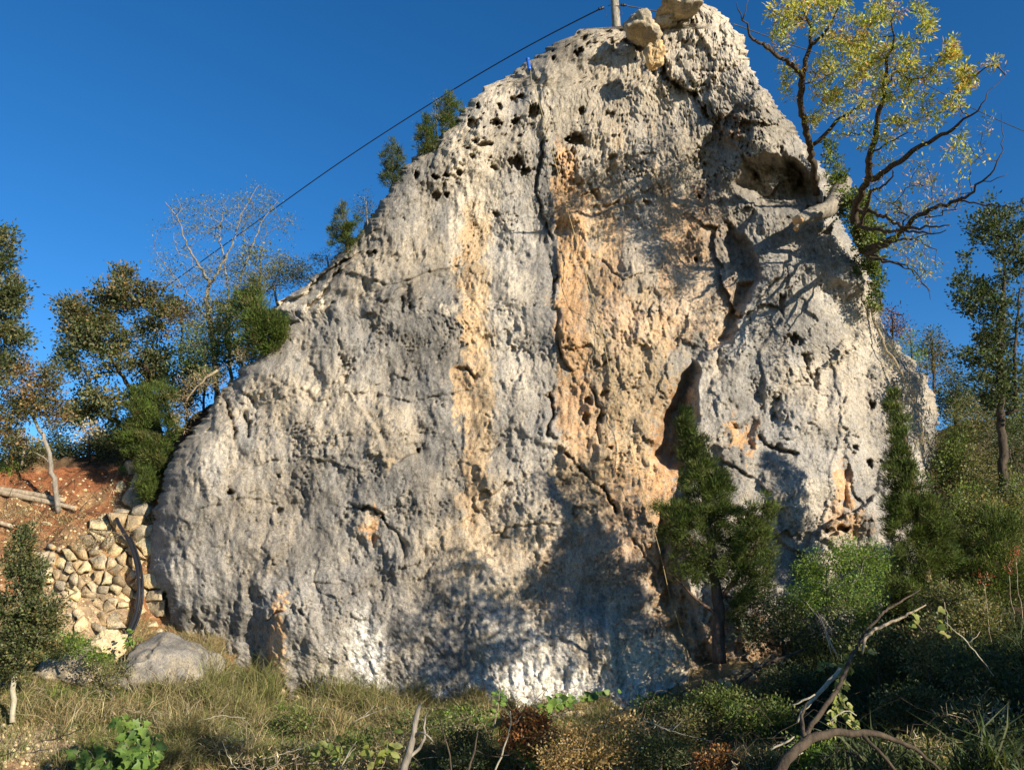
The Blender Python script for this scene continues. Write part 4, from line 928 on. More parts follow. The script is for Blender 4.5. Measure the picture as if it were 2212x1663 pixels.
plant("shrub", "fresh green shrub in front of the orange holes at the crag's right foot", "shrub", [[(1790, 1340, 12.1, .04), (1785, 1270, 12.1, .03), (1790, 1210, 12.1, .012)], [(1790, 1330, 12.1, .03), (1850, 1260, 12.1, .02), (1870, 1200, 12.1, .01)]],
      [(1760, 1230, 12.1, 46, 44, .4, 46), (1830, 1200, 12.1, 50, 36, .4, 46), (1890, 1210, 12.2, 36, 34, .3, 30), (1800, 1290, 12, 60, 44, .4, 44), (1740, 1290, 12, 40, 44, .4, 30), (1870, 1280, 12, 50, 44, .4, 30)], "lime", (.032, .02), 58, .11, bark=M_BARK_GREY, group=G_R, r_tip=.003)
plant("shrub", "dark green shrub at the foot of the tall conical juniper", "shrub", [[(1690, 1420, 12.2, .03), (1690, 1340, 12.1, .02)]], [(1690, 1330, 12.1, 60, 50, .4, 50), (1640, 1370, 12.1, 50, 30, .4, 26), (1730, 1380, 12, 60, 34, .4, 26)], "dark", (.04, .022), 50, .13, bark=M_BARK_DARK, group=G_R, r_tip=.003)
for (u, v, d) in [(2128, 1252, 11.6), (2180, 1222, 12.0), (2195, 1200, 12.1)]:
    plant("red_sprig", {2128: "red leafed sprig standing highest over the dark shrubs at right", 2180: "middle of three red leafed sprigs near the right edge", 2195: "red leafed sprig closest to the right edge"}[u], "sprig", [[(u + 20, v + 180, d, .008), (u + 6, v + 80, d, .006), (u, v + 20, d, .004)]], [(u, v, d, 12, 18, .1, 8)], "red", (.04, .011), 8, .045, bark=M_TWIG, group="red leafed sprigs at the right", up=.6)

for (u, v, d, ru, rv, n, pal, lab) in [(520, 760, 17.0, 60, 40, 50, "shrub", "dense olive thicket at the base of the bare tree"), (440, 800, 17.6, 60, 50, 50, "dark", "dark thicket in shade left of the bare tree's foot"), (560, 560, 17.8, 60, 40, 34, "pale", "greyish leafy scrub growing through the bare tree's crown"),
                                       (470, 690, 17.6, 70, 40, 44, "shrub2", "olive scrub crowding the bare tree's trunk"), (390, 690, 18.4, 40, 50, 24, "oakbrown", "brownish leafed scrub between the broad oak and the bare tree"), (400, 850, 17.2, 40, 60, 40, "dark", "shaded bush beside the crag's left shoulder"),
                                       (60, 1000, 19.0, 90, 40, 50, "dark", "dark hedge across the back of the left terrace"), (160, 990, 19.4, 90, 44, 50, "dark", "dark hedge right of the leaning trunk on the terrace"), (265, 960, 19.0, 60, 50, 44, "dark", "dark thicket behind the hanging juniper")]:
    plant("shrub", lab, "shrub", [[(u, v + rv + 40, d, .03), (u + 4, v + rv * .4, d, .02), (u, v, d, .01)]], [(u, v, d, ru, rv, .5, n)], pal, (.06, .036), 62 if pal != "pale" else 20, .19, bark=M_BARK_DARK, group="shrubs along the left skyline", r_tip=.004)
for (u, v, d, ru, rv, n, pal, lab) in [(2060, 880, 18.2, 60, 40, 44, "dark", "dark thicket on the skyline just right of the crag's right flank"), (2150, 860, 18.0, 70, 50, 56, "dark", "dark thicket behind the holm oak trunk at right"), (2210, 900, 17.2, 50, 60, 44, "shrub", "green thicket at the right edge under the holm oak"), (2050, 1010, 15.6, 40, 60, 40, "shrub", "green thicket touching the crag's far right foot"),
                                       (2150, 1120, 14.2, 70, 60, 56, "shrub2", "olive thicket in the middle right of the hillside"), (2080, 1200, 13.4, 50, 60, 50, "shrub", "bright thicket behind the red sprigs")]:
    plant("shrub", lab, "shrub", [[(u, v + rv + 40, d, .03), (u + 4, v + rv * .4, d, .02), (u, v, d, .01)]], [(u, v, d, ru, rv, .5, n)], pal, (.055, .034), 62, .18, bark=M_BARK_DARK, group="shrubs on the right hillside", r_tip=.004)
# ------------------------------------------------------------------ perched stones, pole, cables, rope
for (u, v, d, rx, ry, rz, rot, lab, seed, mat) in [(1387, 66, 15.35, 39, 40, 33, .3, "knobbly cream boulder perched just right of the wooden pole", 3, M_STONE_TAN := rock_material("perched stone", False, (.37, .315, .23), .5, 1.1)),
                                                   (1411, 124, 15.05, 23, 30, 38, .2, "upright orange cream stone wedged in the gap below the perched boulder", 8, rock_material("orange stone", False, (.56, .40, .22), .6, 1.1)),
                                                   (1474, 18, 15.3, 44, 40, 24, .1, "flat topmost boulder on the very summit of the crag", 14, M_STONE_TAN), (1440, 38, 15.6, 24, 30, 22, .6, "small boulder tucked between the summit block and the perched boulder", 15, M_STONE_TAN)]:
    k = d / FPX * 1.2
    boulder("boulder", lab, W(u, v, d), (rx * k, ry * k, rz * k), seed, rot, 0, mat, 5, "boulders perched on the crag top", rough=.30, cuts=14)

M_WOODP = bark_material("weathered pole wood", (.13, .11, .085), (.34, .30, .23), 22)
M_BLACK = plain_material("black cable", (.02, .02, .022), .45, .4)
top = W(1316, -150, 16.6); bot = W(1334, 90, 16.6)
root = empty("utility_pole", bot, "weathered round wooden utility pole rising from the crag top", "pole")
v, f4, f3 = sweep(np.array([bot + (top - bot) * t for t in np.linspace(0, 1, 24)]), np.linspace(.105, .085, 24), 16, True, .03)
link("post", mesh_np("post", v, [f4, f3], M_WOODP, smooth=True), root)
def tubeobj(name, pts, r, mat, parent=None, sides=6, label=None, cat=None, group=None, kind=None):
    v, f4, f3 = sweep(pts, np.full(len(pts), r) if np.isscalar(r) else r, sides)
    o = link(name, mesh_np(name, v, [f4, f3], mat, smooth=True), parent, kind)
    return tag(o, label, cat, group)
for a, b in (((1313, 14, 16.55), (1322, 10, 16.5)), ((1345, 11, 16.5), (1328, 14, 16.5))):
    tubeobj("bracket", np.linspace(W(*a), W(*b), 4), .008, M_BLACK, root)
def insulator(u0, v0, u1, v1, d):
    a, b = W(u0, v0, d), W(u1, v1, d); pts = np.linspace(a, b, 9)
    tubeobj("insulator", pts, np.array([.012, .035, .042, .026, .04, .042, .026, .034, .012]), M_BLACK, root, 10)
insulator(1292, 21, 1305, 16, 16.5); insulator(1340, 11, 1353, 12, 16.5)
def cable(pts3, sag):
    out = []
    for (p, q), sg in zip(zip(pts3[:-1], pts3[1:]), sag):
        t = np.linspace(0, 1, 40)[:, None]; s = p + (q - p) * t; s[:, 2] -= 4 * sg * (t * (1 - t))[:, 0]; out.append(s)
    return np.concatenate(out)
cu = [(1296, 20), (1181, 76), (1081, 132), (917, 231), (732, 350), (585, 457), (470, 540), (350, 626)]
w = resample(np.array([[*W(u, v, 16.5 + 9.5 * i / 7), 0] for i, (u, v) in enumerate(cu)]), .25)
for _ in range(30): w[1:-1] = (w[:-2] + w[2:]) / 2
w = w[:, :3]
tubeobj("power_cable", w, .016, M_BLACK, None, 6, "black cable sagging from the pole down to the left treetops", "cable", "overhead cables")
w = cable([W(1350, 12, 16.5), W(1584, 52, 18), W(1999, 182, 21), W(2260, 302, 24)], [.02, .1, .1])
tubeobj("power_cable", w, .014, M_BLACK, None, 6, "black cable running from the pole right behind the yellow trees", "cable", "overhead cables")
tubeobj("jumper_wire", W(np.array([1302, 1308, 1309, 1311]), np.array([17, 22, 32, 38]), np.full(4, 16.5)), .006, M_BLACK, root)
tubeobj("jumper_wire", W(np.array([1342, 1340, 1345, 1338]), np.array([13, 22, 30, 34]), np.full(4, 16.5)), .006, M_BLACK, root)

M_BLUE = plain_material("blue plastic", (.02, .10, .42), .35, .5, 0, .1)
d = rock_depth(1148, 150) - .12
root = empty("blue_tube", W(1143, 152, d), "short bright blue plastic tube set upright on the upper left edge", "tube")
p = np.linspace(W(1140, 128, d + .05), W(1144, 152, d), 6); tubeobj("pipe", p, .042, M_BLUE, root, 14)
tubeobj("collar", np.linspace(W(1140, 127, d + .05), W(1140.5, 131, d + .05), 3), .048, M_BLUE, root, 14)
RP = [(1146, 152), (1148, 175), (1162, 213), (1183, 290), (1201, 357), (1229, 466), (1257, 560), (1299, 715), (1327, 848), (1362, 960), (1404, 1114), (1425, 1189), (1446, 1284), (1480, 1389), (1492, 1450)]
rp = []
for (a, b), (c, e) in zip(RP[:-1], RP[1:]):
    for t in np.linspace(0, 1, 9)[:-1]: rp.append((a + (c - a) * t, b + (e - b) * t))
dd = np.array([min(rock_depth(u, v), rock_depth(u + 4, v), rock_depth(u - 4, v)) for u, v in rp])
dm = np.array([dd[max(0, i - 5):i + 6].min() for i in range(len(dd))]); dm = np.convolve(np.pad(dm, 4, mode='edge'), np.ones(9) / 9, 'valid') - .05
rp = np.array(rp)
tubeobj("climbing_rope", W(rp[:, 0], rp[:, 1], dm), .0065, plain_material("tan rope", (.36, .28, .13), .8, .2), None, 5, "thin tan rope hanging down the face from the blue tube", "rope")

WST = [M_STONE, rock_material('tan wall stone', False, (.38, .29, .18), .5, 1.3), rock_material('buff wall stone', False, (.46, .38, .26), .5, 1.0)]
# ------------------------------------------------------------------ dry stone wall, built of single stones
g = np.random.default_rng(5)
WALL = [(84, 1215), (110, 1205), (150, 1196), (175, 1180), (190, 1165), (235, 1128), (300, 1120), (312, 1180), (318, 1240), (326, 1290), (330, 1335), (300, 1345), (240, 1338), (205, 1372), (150, 1366), (100, 1330), (82, 1290)]
seeds = []
v0 = 1126
while v0 < 1385:
    rowh = g.uniform(10, 19); u0 = 78 + g.uniform(0, 20)
    while u0 < 338:
        wd = g.uniform(13, 44); seeds.append((u0 + wd / 2, v0 + rowh / 2 + g.normal(0, 4.5))); u0 += wd
    v0 += rowh
big = [(268, 1165, 34, 26), (215, 1212, 36, 28), (285, 1212, 22, 24), (283, 1135, 24, 14), (298, 1155, 12, 14), (180, 1345, 26, 22), (257, 1255, 34, 12), (190, 1290, 26, 14)]
seeds = [s for s in seeds if all((abs(s[0] - b[0]) > b[2] * .8) or (abs(s[1] - b[1]) > b[3] * .8) for b in big)] + [(b[0], b[1]) for b in big]
seeds = np.array([s for s in seeds if in_poly(np.array([s[0]]), np.array([s[1]]), WALL)[0]])
def clip_half(poly, px, py, nx, ny):
    out = []
    for i in range(len(poly)):
        a = poly[i]; b = poly[(i + 1) % len(poly)]
        da = (a[0] - px) * nx + (a[1] - py) * ny; db = (b[0] - px) * nx + (b[1] - py) * ny
        if da <= 0: out.append(a)
        if (da < 0 < db) or (db < 0 < da):
            t = da / (da - db); out.append((a[0] + (b[0] - a[0]) * t, a[1] + (b[1] - a[1]) * t))
    return out
wall = empty("dry_stone_wall", hit1(210, 1370), "rubble dry stone wall of cream blocks left of the crag foot", "wall")
wall_top = hit(seeds[:, 0], seeds[:, 1])[0]
def wall_d(u, v):
    return float(hit(u, v)[0][0, 1])
for si, (su, sv) in enumerate(seeds):
    poly = [(su - 34, sv - 22), (su + 34, sv - 22), (su + 34, sv + 22), (su - 34, sv + 22)]
    for sj, (tu, tv) in enumerate(seeds):
        if sj == si or abs(tu - su) > 80 or abs(tv - sv) > 60: continue
        mx, my = (su + tu) / 2, (sv + tv) / 2
        poly = clip_half(poly, mx, my, (tu - su), (tv - sv))
        if len(poly) < 3: break
    if len(poly) < 3: continue
    if g.random() < (.04 if sv < 1275 else .3): continue
    poly = np.array(poly); c = poly.mean(0)
    # drop near-duplicate corners and add wobble
    keep = [p for i, p in enumerate(poly) if np.hypot(*(p - poly[i - 1])) > 4]
    if len(keep) < 3: continue
    mid = []
    for i, p in enumerate(keep):
        q = keep[(i + 1) % len(keep)]; mid.append(p)
        if np.hypot(*(q - p)) > 16: mid.append((p + q) / 2 + (((p + q) / 2 - c) * g.uniform(-.14, .04)))
    poly = np.array(mid); n = len(poly); D = wall_d(su, sv)
    prot = g.uniform(.03, .26) * (1.0 if sv < 1275 else .45); shr = g.uniform(.86, 1.0)
    tiltu, tiltv = g.normal(0, .0030), g.normal(-.001, .0040)
    def ring(k, dd, jit):
        p = c + (poly - c) * k + g.normal(0, jit, poly.shape)
        return W(p[:, 0], p[:, 1], D - dd + (p[:, 0] - su) * tiltu + (p[:, 1] - sv) * tiltv)
    rings = [ring(shr * .97, -.22, 0), ring(shr, prot * .35, .7), ring(shr * .97, prot * .8, 1.3), ring(shr * .89, prot, 1.6)]
    V = np.concatenate(rings + [W(c[0] + g.normal(0, 4), c[1] + g.normal(0, 3), D - prot * g.uniform(.95, 1.2))[None]])
    i = np.arange(n); j = (i + 1) % n
    F4 = np.concatenate([np.stack([i + k * n, j + k * n, j + (k + 1) * n, i + (k + 1) * n], -1) for k in range(3)])
    F3 = np.stack([i + 3 * n, j + 3 * n, np.full(n, 4 * n)], -1)
    link("stone", mesh_np("stone", V, [F4, F3], WST[si % 3]), wall)
# darker blocks of the shaded upper corner
for k, (u, v, ru, rv, lab) in enumerate([(283, 1012, 20, 22, "grey block at the top of the shaded corner beside the hanging juniper"), (292, 1075, 26, 26, "large rounded block in shade below the hanging juniper"), (270, 1105, 24, 14, "low shaded block above the hose end"),
                                         (305, 1110, 26, 20, "shaded block against the crag's left foot"), (262, 1060, 12, 14, "small cream block left of the shaded blocks"), (300, 1040, 24, 18, "shaded block under the hanging juniper's tip")]):
    p = hit1(u, v); kk = p[1] / FPX * 1.05
    boulder("wall_block", lab, p + np.array([0, -.02, 0]), (ru * kk, ru * kk * .8, rv * kk), 60 + k, k * 1.1, 0, M_STONE if k == 4 else rock_material("block %d" % k, False, (.36, .30, .21), .5) if k == 0 else M_STONE_TAN, 3, "stacked blocks in the shaded corner", cat="stone block")

# ------------------------------------------------------------------ boulders in the grass
M_BGREY = rock_material("grey boulder stone", False, (.25, .23, .20), .45, 1.6)
p = hit1(352, 1492); boulder("boulder", "large grey limestone boulder lying in the grass below the crag's left foot", p + np.array([-.10, .38, .18]), (.92, .70, .60), 34, .25, .22, M_BGREY, 5, "boulders in the grass", rough=.2, cuts=16)
p = hit1(132, 1478); boulder("boulder", "pale rounded boulder half hidden in grass beside the young oak", p + np.array([0, .3, .16]), (.48, .42, .36), 22, .1, .1, M_STONE_TAN, 5, "boulders in the grass", rough=.25, cuts=14)
p = hit1(218, 1432); boulder("boulder", "bright cream boulder at the foot of the dry stone wall", p + np.array([.0, .2, .14]), (.36, .30, .32), 23, .7, 0, M_STONE, 5, "boulders in the grass", rough=.3, cuts=16)
for k, (u, v, r, lab) in enumerate([(395, 1512, .09, "fist sized stone at the right toe of the grey boulder"), (182, 1404, .10, "small pale stone left of the bright cream boulder"), (268, 1180 + 200, .08, "small cream stone by the lower end of the hose"), (330, 1352, .11, "small block between the wall and the crag foot"), (100, 1142, .08, "little stone on the red earth under the logs"), (220, 1125, .10, "flat cream stone above the wall top")]):
    p = hit1(u, v); boulder("stone", lab, p + np.array([0, 0, r * .3]), (r * 1.2, r, r * .7), 80 + k, k, 0, M_STONE, 3, "loose stones on the slope", cat="stone")

# hose, logs, panel, post
HP = [(252, 1120), (258, 1136), (275, 1160), (288, 1190), (297, 1225), (301, 1262), (300, 1300), (292, 1335), (280, 1362), (264, 1388)]
hp = resample(np.concatenate([W(np.array([a for a, b in HP]), np.array([b for a, b in HP]), np.array([wall_d(a, b) - .30 for a, b in HP])), np.zeros((len(HP), 1))], 1), .05)[:, :3]
for _ in range(10): hp[1:-1] = (hp[:-2] + hp[2:] + 2 * hp[1:-1]) / 4
M_HOSE = plain_material("black hose", (.018, .018, .02), .32, .5, 0, .1)
tubeobj("hose", hp, .036, M_HOSE, None, 12, "thick black plastic hose bending down in front of the stone wall", "hose")
hq = hp + np.array([.055, .02, -.0]); tubeobj("hose", hq[12:], .022, M_HOSE, None, 10, "thinner dark hose alongside the thick black one on the wall", "hose")
M_LOG = bark_material("felled log bark", (.20, .15, .10), (.46, .37, .25), 16)
def log(pts, r, lab, n=1):
    P3 = []
    for u, v in pts: q = hit1(u, v); P3.append([*(q + np.array([0, -.04, r * .9 + .05])), r])
    t = resample(np.array(P3), .12, .006); t[:, :3] = t[:1, :3] + (t[-1:, :3] - t[:1, :3]) * np.linspace(0, 1, len(t))[:, None] * .7 + (t[:, :3] - t[:1, :3]) * .3
    root = empty("felled_log", t[0, :3], lab, "log", "felled logs on the red bank")
    v, f4, f3 = sweep(t[:, :3], t[:, 3] * np.linspace(1.05, .85, len(t)), 12, True, .05); link("bark", mesh_np("bark", v, [f4, f3], M_LOG, smooth=True), root)
    d = unit(t[-1, :3] - t[-2, :3]); v, f4, f3 = sweep(np.array([t[-1, :3], t[-1, :3] + d * .012]), [r * .82, r * .8], 12, True, .03); link("cut_end", mesh_np("cut_end", v, [f4, f3], M_CUT), root)
log([(-30, 1056), (60, 1076), (140, 1091)], .055, "upper of the two long felled logs lying on the red bank"); log([(-30, 1066), (60, 1088), (165, 1112)], .055, "lower longer felled log lying on the red bank")
log([(-20, 1132), (10, 1140), (32, 1144)], .045, "short log end at the left edge below the two long logs"); log([(108, 1186), (116, 1198)], .05, "stubby cut log poking out above the wall"); log([(128, 1192), (133, 1202)], .045, "second small cut log end above the wall's top row")
M_PANEL = plain_material("dark grey sheet", (.075, .078, .085), .7, .3, 0, .25, 6); M_ORANGE = plain_material("orange paint", (.62, .24, .03), .5, .4, 0, .12); M_CREAMP = plain_material("cream paint", (.75, .68, .45), .6)
root = empty("grey_panel", W(42, 1024, 17.3), "dark grey upright sheet standing on the terrace behind the orange post", "panel")
def box(name, a, b, mat, parent):
    (x0, y0, z0), (x1, y1, z1) = a, b
    V = [(x, y, z) for x in (x0, x1) for y in (y0, y1) for z in (z0, z1)]
    F = [(0, 1, 3, 2), (4, 6, 7, 5), (0, 4, 5, 1), (2, 3, 7, 6), (0, 2, 6, 4), (1, 5, 7, 3)]
    return link(name, mesh_np(name, V, np.array(F), mat), parent)
a = W(30, 1030, 17.4); b = W(54, 946, 17.4); box("sheet", (a[0], 17.38, a[2] - .3), (b[0], 17.42, b[2]), M_PANEL, root)
a2 = W(28, 946, 17.4); b2 = W(52, 924, 17.4); box("top_sheet", (a2[0], 17.44, a2[2] - .05), (b2[0], 17.47, b2[2]), plain_material("pale grey sheet", (.22, .22, .24), .6, .3, 0, .2), root)
a = W(25, 1026, 17.1); b = W(28, 950, 17.1); root = empty("orange_post", a, "thin orange post with cream top at the left terrace edge", "post")
tubeobj("shaft", np.linspace(a - [0, 0, .15], b, 5), .024, M_ORANGE, root, 8); tubeobj("cap", np.linspace(b, W(29, 938, 17.1), 4), np.array([.04, .055, .05, .03]), M_CREAMP, root, 8)
a = W(40, 1026, 17.0); b = W(58, 946, 16.9); tubeobj("birch_stake", resample(np.array([[*a, 0], [*(a * .5 + b * .5), 0], [*b, 0]]), .1, .01)[:, :3], .022, M_BARK_PALE, None, 8, "slanting pale barked stake leaning before the grey panel", "stake")
# ------------------------------------------------------------------ grass and litter (nobody could count it)
_fn = fftn((400, 400), 1.6, 4, 30, seed=71)
def fertile(p):
    i = np.clip(((p[:, 0] + 14) * 13).astype(int), 0, 399); j = np.clip((p[:, 1] * 15).astype(int), 0, 399); return _fn[j, i]
def grass_mesh(name, boxes, hgt, wid, pal, blades, lean=.35, mask=None, label=None, sprd=.05, hs=1.0):
    U, Vv = [], []
    for (u0, v0, u1, v1, n) in boxes:
        U.append(rng.uniform(u0, u1, n)); Vv.append(rng.uniform(v0, v1, n))
    U = np.concatenate(U); Vv = np.concatenate(Vv); p, ok = hit(U, Vv)
    # keep off the crag and wherever the rock face is nearer
    ok &= (p[:, 1] < 16.9)
    if mask is not None: ok &= mask(U, Vv, p)
    p = p[ok]; n = len(p)
    hh = np.repeat(rng.uniform(.45, 1.3, n) * np.clip(1 + .35 * fertile(p), .3, 2), blades); cl = np.repeat(rng.integers(0, len(PAL[pal]), n), blades)
    q = np.repeat(p, blades, 0); m = len(q)
    q[:, :2] += sprd * rng.standard_normal((m, 2)); q[:, 2] = ground_z(q[:, 0], q[:, 1]) - .01
    d = rng.standard_normal((m, 3)) * lean; d[:, 2] = 1; d = unit(d)
    L = (hgt * hh * rng.uniform(.5, 1.2, m))[:, None]; s = unit(np.cross(d, rng.standard_normal((m, 3)))) * wid * .5
    bend = rng.standard_normal((m, 3)) * .28; bend[:, 2] = -.15 + 0 * bend[:, 2]
    mid = q + d * L * .55; tip = q + d * L + bend * L
    Vx = np.stack([q - s, q + s, mid + s * .7, tip, mid - s * .7], 1).reshape(-1, 3)
    b = (np.arange(m) * 5)[:, None]
    c = np.repeat(pick(PAL[pal], m, cl, .25), 5, 0)
    o = link(name, mesh_np(name, Vx, [np.array([[0, 1, 2, 4]]) + b, np.array([[4, 2, 3]]) + b], M_GRASS, c), None, "stuff")
    if label: o["label"] = label
    return o
def not_bare(U, Vv, p):
    k = np.ones(len(U), bool)
    for (u, v, ru, rv, keep) in [(80, 1600, 120, 38, .12), (60, 1655, 90, 26, .15), (440, 1652, 48, 22, .2), (200, 1250, 130, 130, .06), (200, 1060, 220, 60, .10)]:
        ins = ((U - u) / ru) ** 2 + ((Vv - v) / rv) ** 2 < 1; k &= ~ins | (rng.random(len(U)) < keep)
    return k
grass_mesh("grass", [(-20, 1400, 480, 1663, 2600), (300, 1440, 1000, 1663, 4200), (700, 1500, 1700, 1663, 4200)], .20, .010, "grass", 11, .45, not_bare, "mixed green and dry grass on the slope below the crag")
grass_mesh("dry_grass", [(-20, 1400, 480, 1663, 1500), (300, 1440, 1000, 1663, 2400), (700, 1500, 1700, 1663, 2000), (0, 1040, 330, 1240, 1500), (380, 1385, 560, 1450, 1500), (250, 1340, 420, 1400, 500)], .17, .008, "straw", 8, .8, not_bare, "straw coloured dead grass and litter on the slope")
def tuftline(U, Vv, p): return not_bare(U, Vv, p) & (fertile(p) > .0)
grass_mesh("tall_grass", [(430, 1450, 1000, 1560, 1500), (560, 1480, 720, 1520, 260), (1000, 1530, 1480, 1560, 260)], .42, .009, "grass", 9, .28, tuftline, "taller green grass stems against the crag foot")
grass_mesh("tall_dry_grass", [(430, 1400, 500, 1445, 160), (0, 1430, 430, 1600, 400), (450, 1520, 1100, 1663, 600)], .36, .008, "straw", 14, .5, tuftline, "tall tufts of golden dead grass")
grass_mesh("green_tufts", [(100, 1480, 1000, 1663, 900), (1000, 1560, 1500, 1663, 260)], .30, .011, "lime", 14, .42, lambda U, Vv, p: not_bare(U, Vv, p) & (fertile(p) < -.3), "fresh green grass tufts scattered over the slope")
grass_mesh("terrace_grass", [(0, 985, 330, 1020, 900)], .22, .012, "lime", 9, .35, None, "green grass fringe along the terrace edge")
grass_mesh("undergrowth", [(1700, 1330, 2260, 1663, 2600)], .28, .016, "dark", 8, .5, None, "dark grass and undergrowth on the shaded slope at right")
# rubble crumbs on the red bank
ft = np.array([(340, 1362), (400, 1402), (470, 1442), (600, 1488), (760, 1534), (1000, 1540), (1300, 1538), (1480, 1497), (1620, 1442), (1760, 1392)])
fu = rng.uniform(340, 1760, 420)
U = np.concatenate([rng.uniform(0, 330, 900), rng.uniform(0, 260, 300), fu]); Vv = np.concatenate([rng.uniform(1030, 1400, 900), rng.uniform(1560, 1663, 300), np.interp(fu, ft[:, 0], ft[:, 1]) + rng.exponential(12, 420)])
p, ok = hit(U, Vv); big_ = (np.arange(len(U)) >= 1200)[ok]; p = p[ok]; n = len(p)
sc = (rng.uniform(.008, .035, n) * np.where(big_, rng.uniform(1, 3, n), 1))[:, None, None] * rng.uniform(.6, 1.3, (n, 1, 3)); vi, fi = ico(1)
V_ = vi[None] * sc + p[:, None]; F_ = fi[None] + (np.arange(n) * len(vi))[:, None, None]
o = link("rubble", mesh_np("rubble", V_.reshape(-1, 3), F_.reshape(-1, 3), M_STONE), None, "stuff"); o["label"] = "small stone crumbs scattered over the bare earth"

# ------------------------------------------------------------------ plants with leaves one can tell apart
def leaf_proto(shape, mat, L=1.0):
    if shape == "heart": o = [(0, 0), (.28, -.10), (.50, .12), (.46, .42), (.22, .78), (0, 1.0), (-.22, .78), (-.46, .42), (-.50, .12), (-.28, -.10)]
    elif shape == "lobed": o = [(0, 0), (.30, .02), (.55, -.05), (.42, .28), (.62, .50), (.30, .58), (.22, .80), (0, 1.05), (-.22, .80), (-.30, .58), (-.62, .50), (-.42, .28), (-.55, -.05), (-.30, .02)]
    else: o = [(0, 0), (.16, .15), (.27, .40), (.22, .70), (0, 1.0), (-.22, .70), (-.27, .40), (-.16, .15)]
    o = np.array(o); n = len(o)
    V = np.concatenate([np.stack([o[:, 0], o[:, 1], .22 * np.abs(o[:, 0]) - .18 * o[:, 1] ** 2], 1), [[0, .45, -.04]]]) * L
    i = np.arange(n); F = np.stack([i, (i + 1) % n, np.full(n, n)], -1)
    return mesh_np("leaf", V, F, mat, smooth=False)
def leaf_mats(name, cols):
    out = []
    for k, c in enumerate(cols):
        m, nt, b = new_mat("%s %d" % (name, k), .5, .35)
        n = tex_noise(nt, objco(nt), 6, 4, .6)
        r = ramp(nt, n.outputs[0], [(.3, tuple(x * .75 for x in c)), (.7, tuple(x * 1.2 for x in c))]); nt.links.new(r.outputs[0], b.inputs["Base Color"])
        t = nod(nt, "ShaderNodeBsdfTranslucent"); nt.links.new(mixc(nt, r.outputs[0], (1.3, 1.35, .6), 1.0, 'MULTIPLY'), t.inputs[0])
        mx = nod(nt, "ShaderNodeMixShader"); mx.inputs[0].default_value = .35
        nt.links.new(b.outputs[0], mx.inputs[1]); nt.links.new(t.outputs[0], mx.inputs[2]); nt.links.new(mx.outputs[0], nt.nodes["Material Output"].inputs[0]); out.append(m)
    return out
LM = leaf_mats("fresh leaf", [(.13, .21, .035), (.17, .25, .045), (.08, .145, .028)])
LY = leaf_mats("yellowish leaf", [(.24, .26, .05), (.15, .19, .04), (.32, .31, .09)])
PROT = {(s, i, nm): leaf_proto(s, m) for s in ("heart", "lobed", "oval") for nm, L_ in (("m", LM), ("y", LY)) for i, m in enumerate(L_)}
def leafy(name, label, cat, stems, leaves, shape, size, mats="m", group=None, mat=None, face=.5):
    """stems: polylines (u,v,d,r); leaves: (stem index, how many)"""
    T = [resample(poly_w(s), .05, .006) for s in stems]
    root = empty(name, T[0][0, :3], label, cat, group)
    for t in T:
        v, f4, f3 = sweep(t[:, :3], t[:, 3], 6); link("stem", mesh_np("stem", v, [f4, f3], mat or M_TWIG, smooth=True), root)
    for si, n, t0 in leaves:
        t = T[si]
        for k in range(n):
            i = int((t0 + (1 - t0) * rng.random()) * (len(t) - 1)); s = size * rng.uniform(.6, 1.25)
            o = bpy.data.objects.new("leaf", PROT[(shape, int(rng.integers(0, 3)), mats)]); COL.objects.link(o)
            a = rng.uniform(0, 2 * np.pi); out = np.array([np.cos(a), np.sin(a) * .8 - .25, rng.uniform(-.3, .5)])
            q = t[i, :3] + unit(out) * size * rng.uniform(.1, .75)
            nz = Vector((rng.normal(.3, .4), -face - rng.random() * .5, rng.uniform(.2, 1.0))).normalized(); yv = Vector(out); yv = (yv - nz * yv.dot(nz)).normalized(); xv = yv.cross(nz)
            M = Matrix((xv, yv, nz)).transposed().to_4x4(); M.translation = Vector(q)
            o.parent = root; o.matrix_parent_inverse = Matrix.Translation(-Vector(root.location)); o.matrix_basis = M @ Matrix.Scale(s, 4)
    return root
def st(u0, v0, u1, v1, d, r=.006, bend=8):
    return [(u0, v0, d, r), ((u0 + u1) / 2 + bend, (v0 + v1) / 2, d, r * .8), (u1, v1, d - .05, r * .5)]
leafy("broadleaf_plant", "bright green broad leaved plant in the lower left corner of the slope", "plant", [st(300, 1668, 262, 1545, 9.6), st(300, 1668, 300, 1560, 9.6), st(300, 1668, 330, 1590, 9.5), st(290, 1668, 268, 1600, 9.4), st(310, 1668, 318, 1630, 9.3)],
      [(0, 30, .2), (1, 34, .1), (2, 26, .1), (3, 26, .1), (4, 24, .1)], "lobed", .105)
leafy("broadleaf_plant", "smaller dark green broad leaved plant left of the bright one", "plant", [st(200, 1668, 160, 1625, 9.6), st(210, 1668, 190, 1620, 9.6), st(230, 1670, 225, 1640, 9.5)], [(0, 12, .1), (1, 14, .1), (2, 12, .1)], "lobed", .11)
leafy("seedling", "light green seedling at the lower end of the hose", "plant", [st(272, 1400, 268, 1358, 13.2, .004), st(272, 1400, 290, 1370, 13.2, .004)], [(0, 12, .3), (1, 12, .2)], "oval", .075)
leafy("seedling", "yellow green big leaved stem in the foreground grass left of centre", "plant", [st(735, 1668, 712, 1592, 9.0, .004), st(735, 1668, 738, 1612, 9.0, .004), st(700, 1668, 690, 1600, 9.2, .004)], [(0, 12, .3), (1, 12, .3), (2, 6, .4)], "oval", .11, "y")
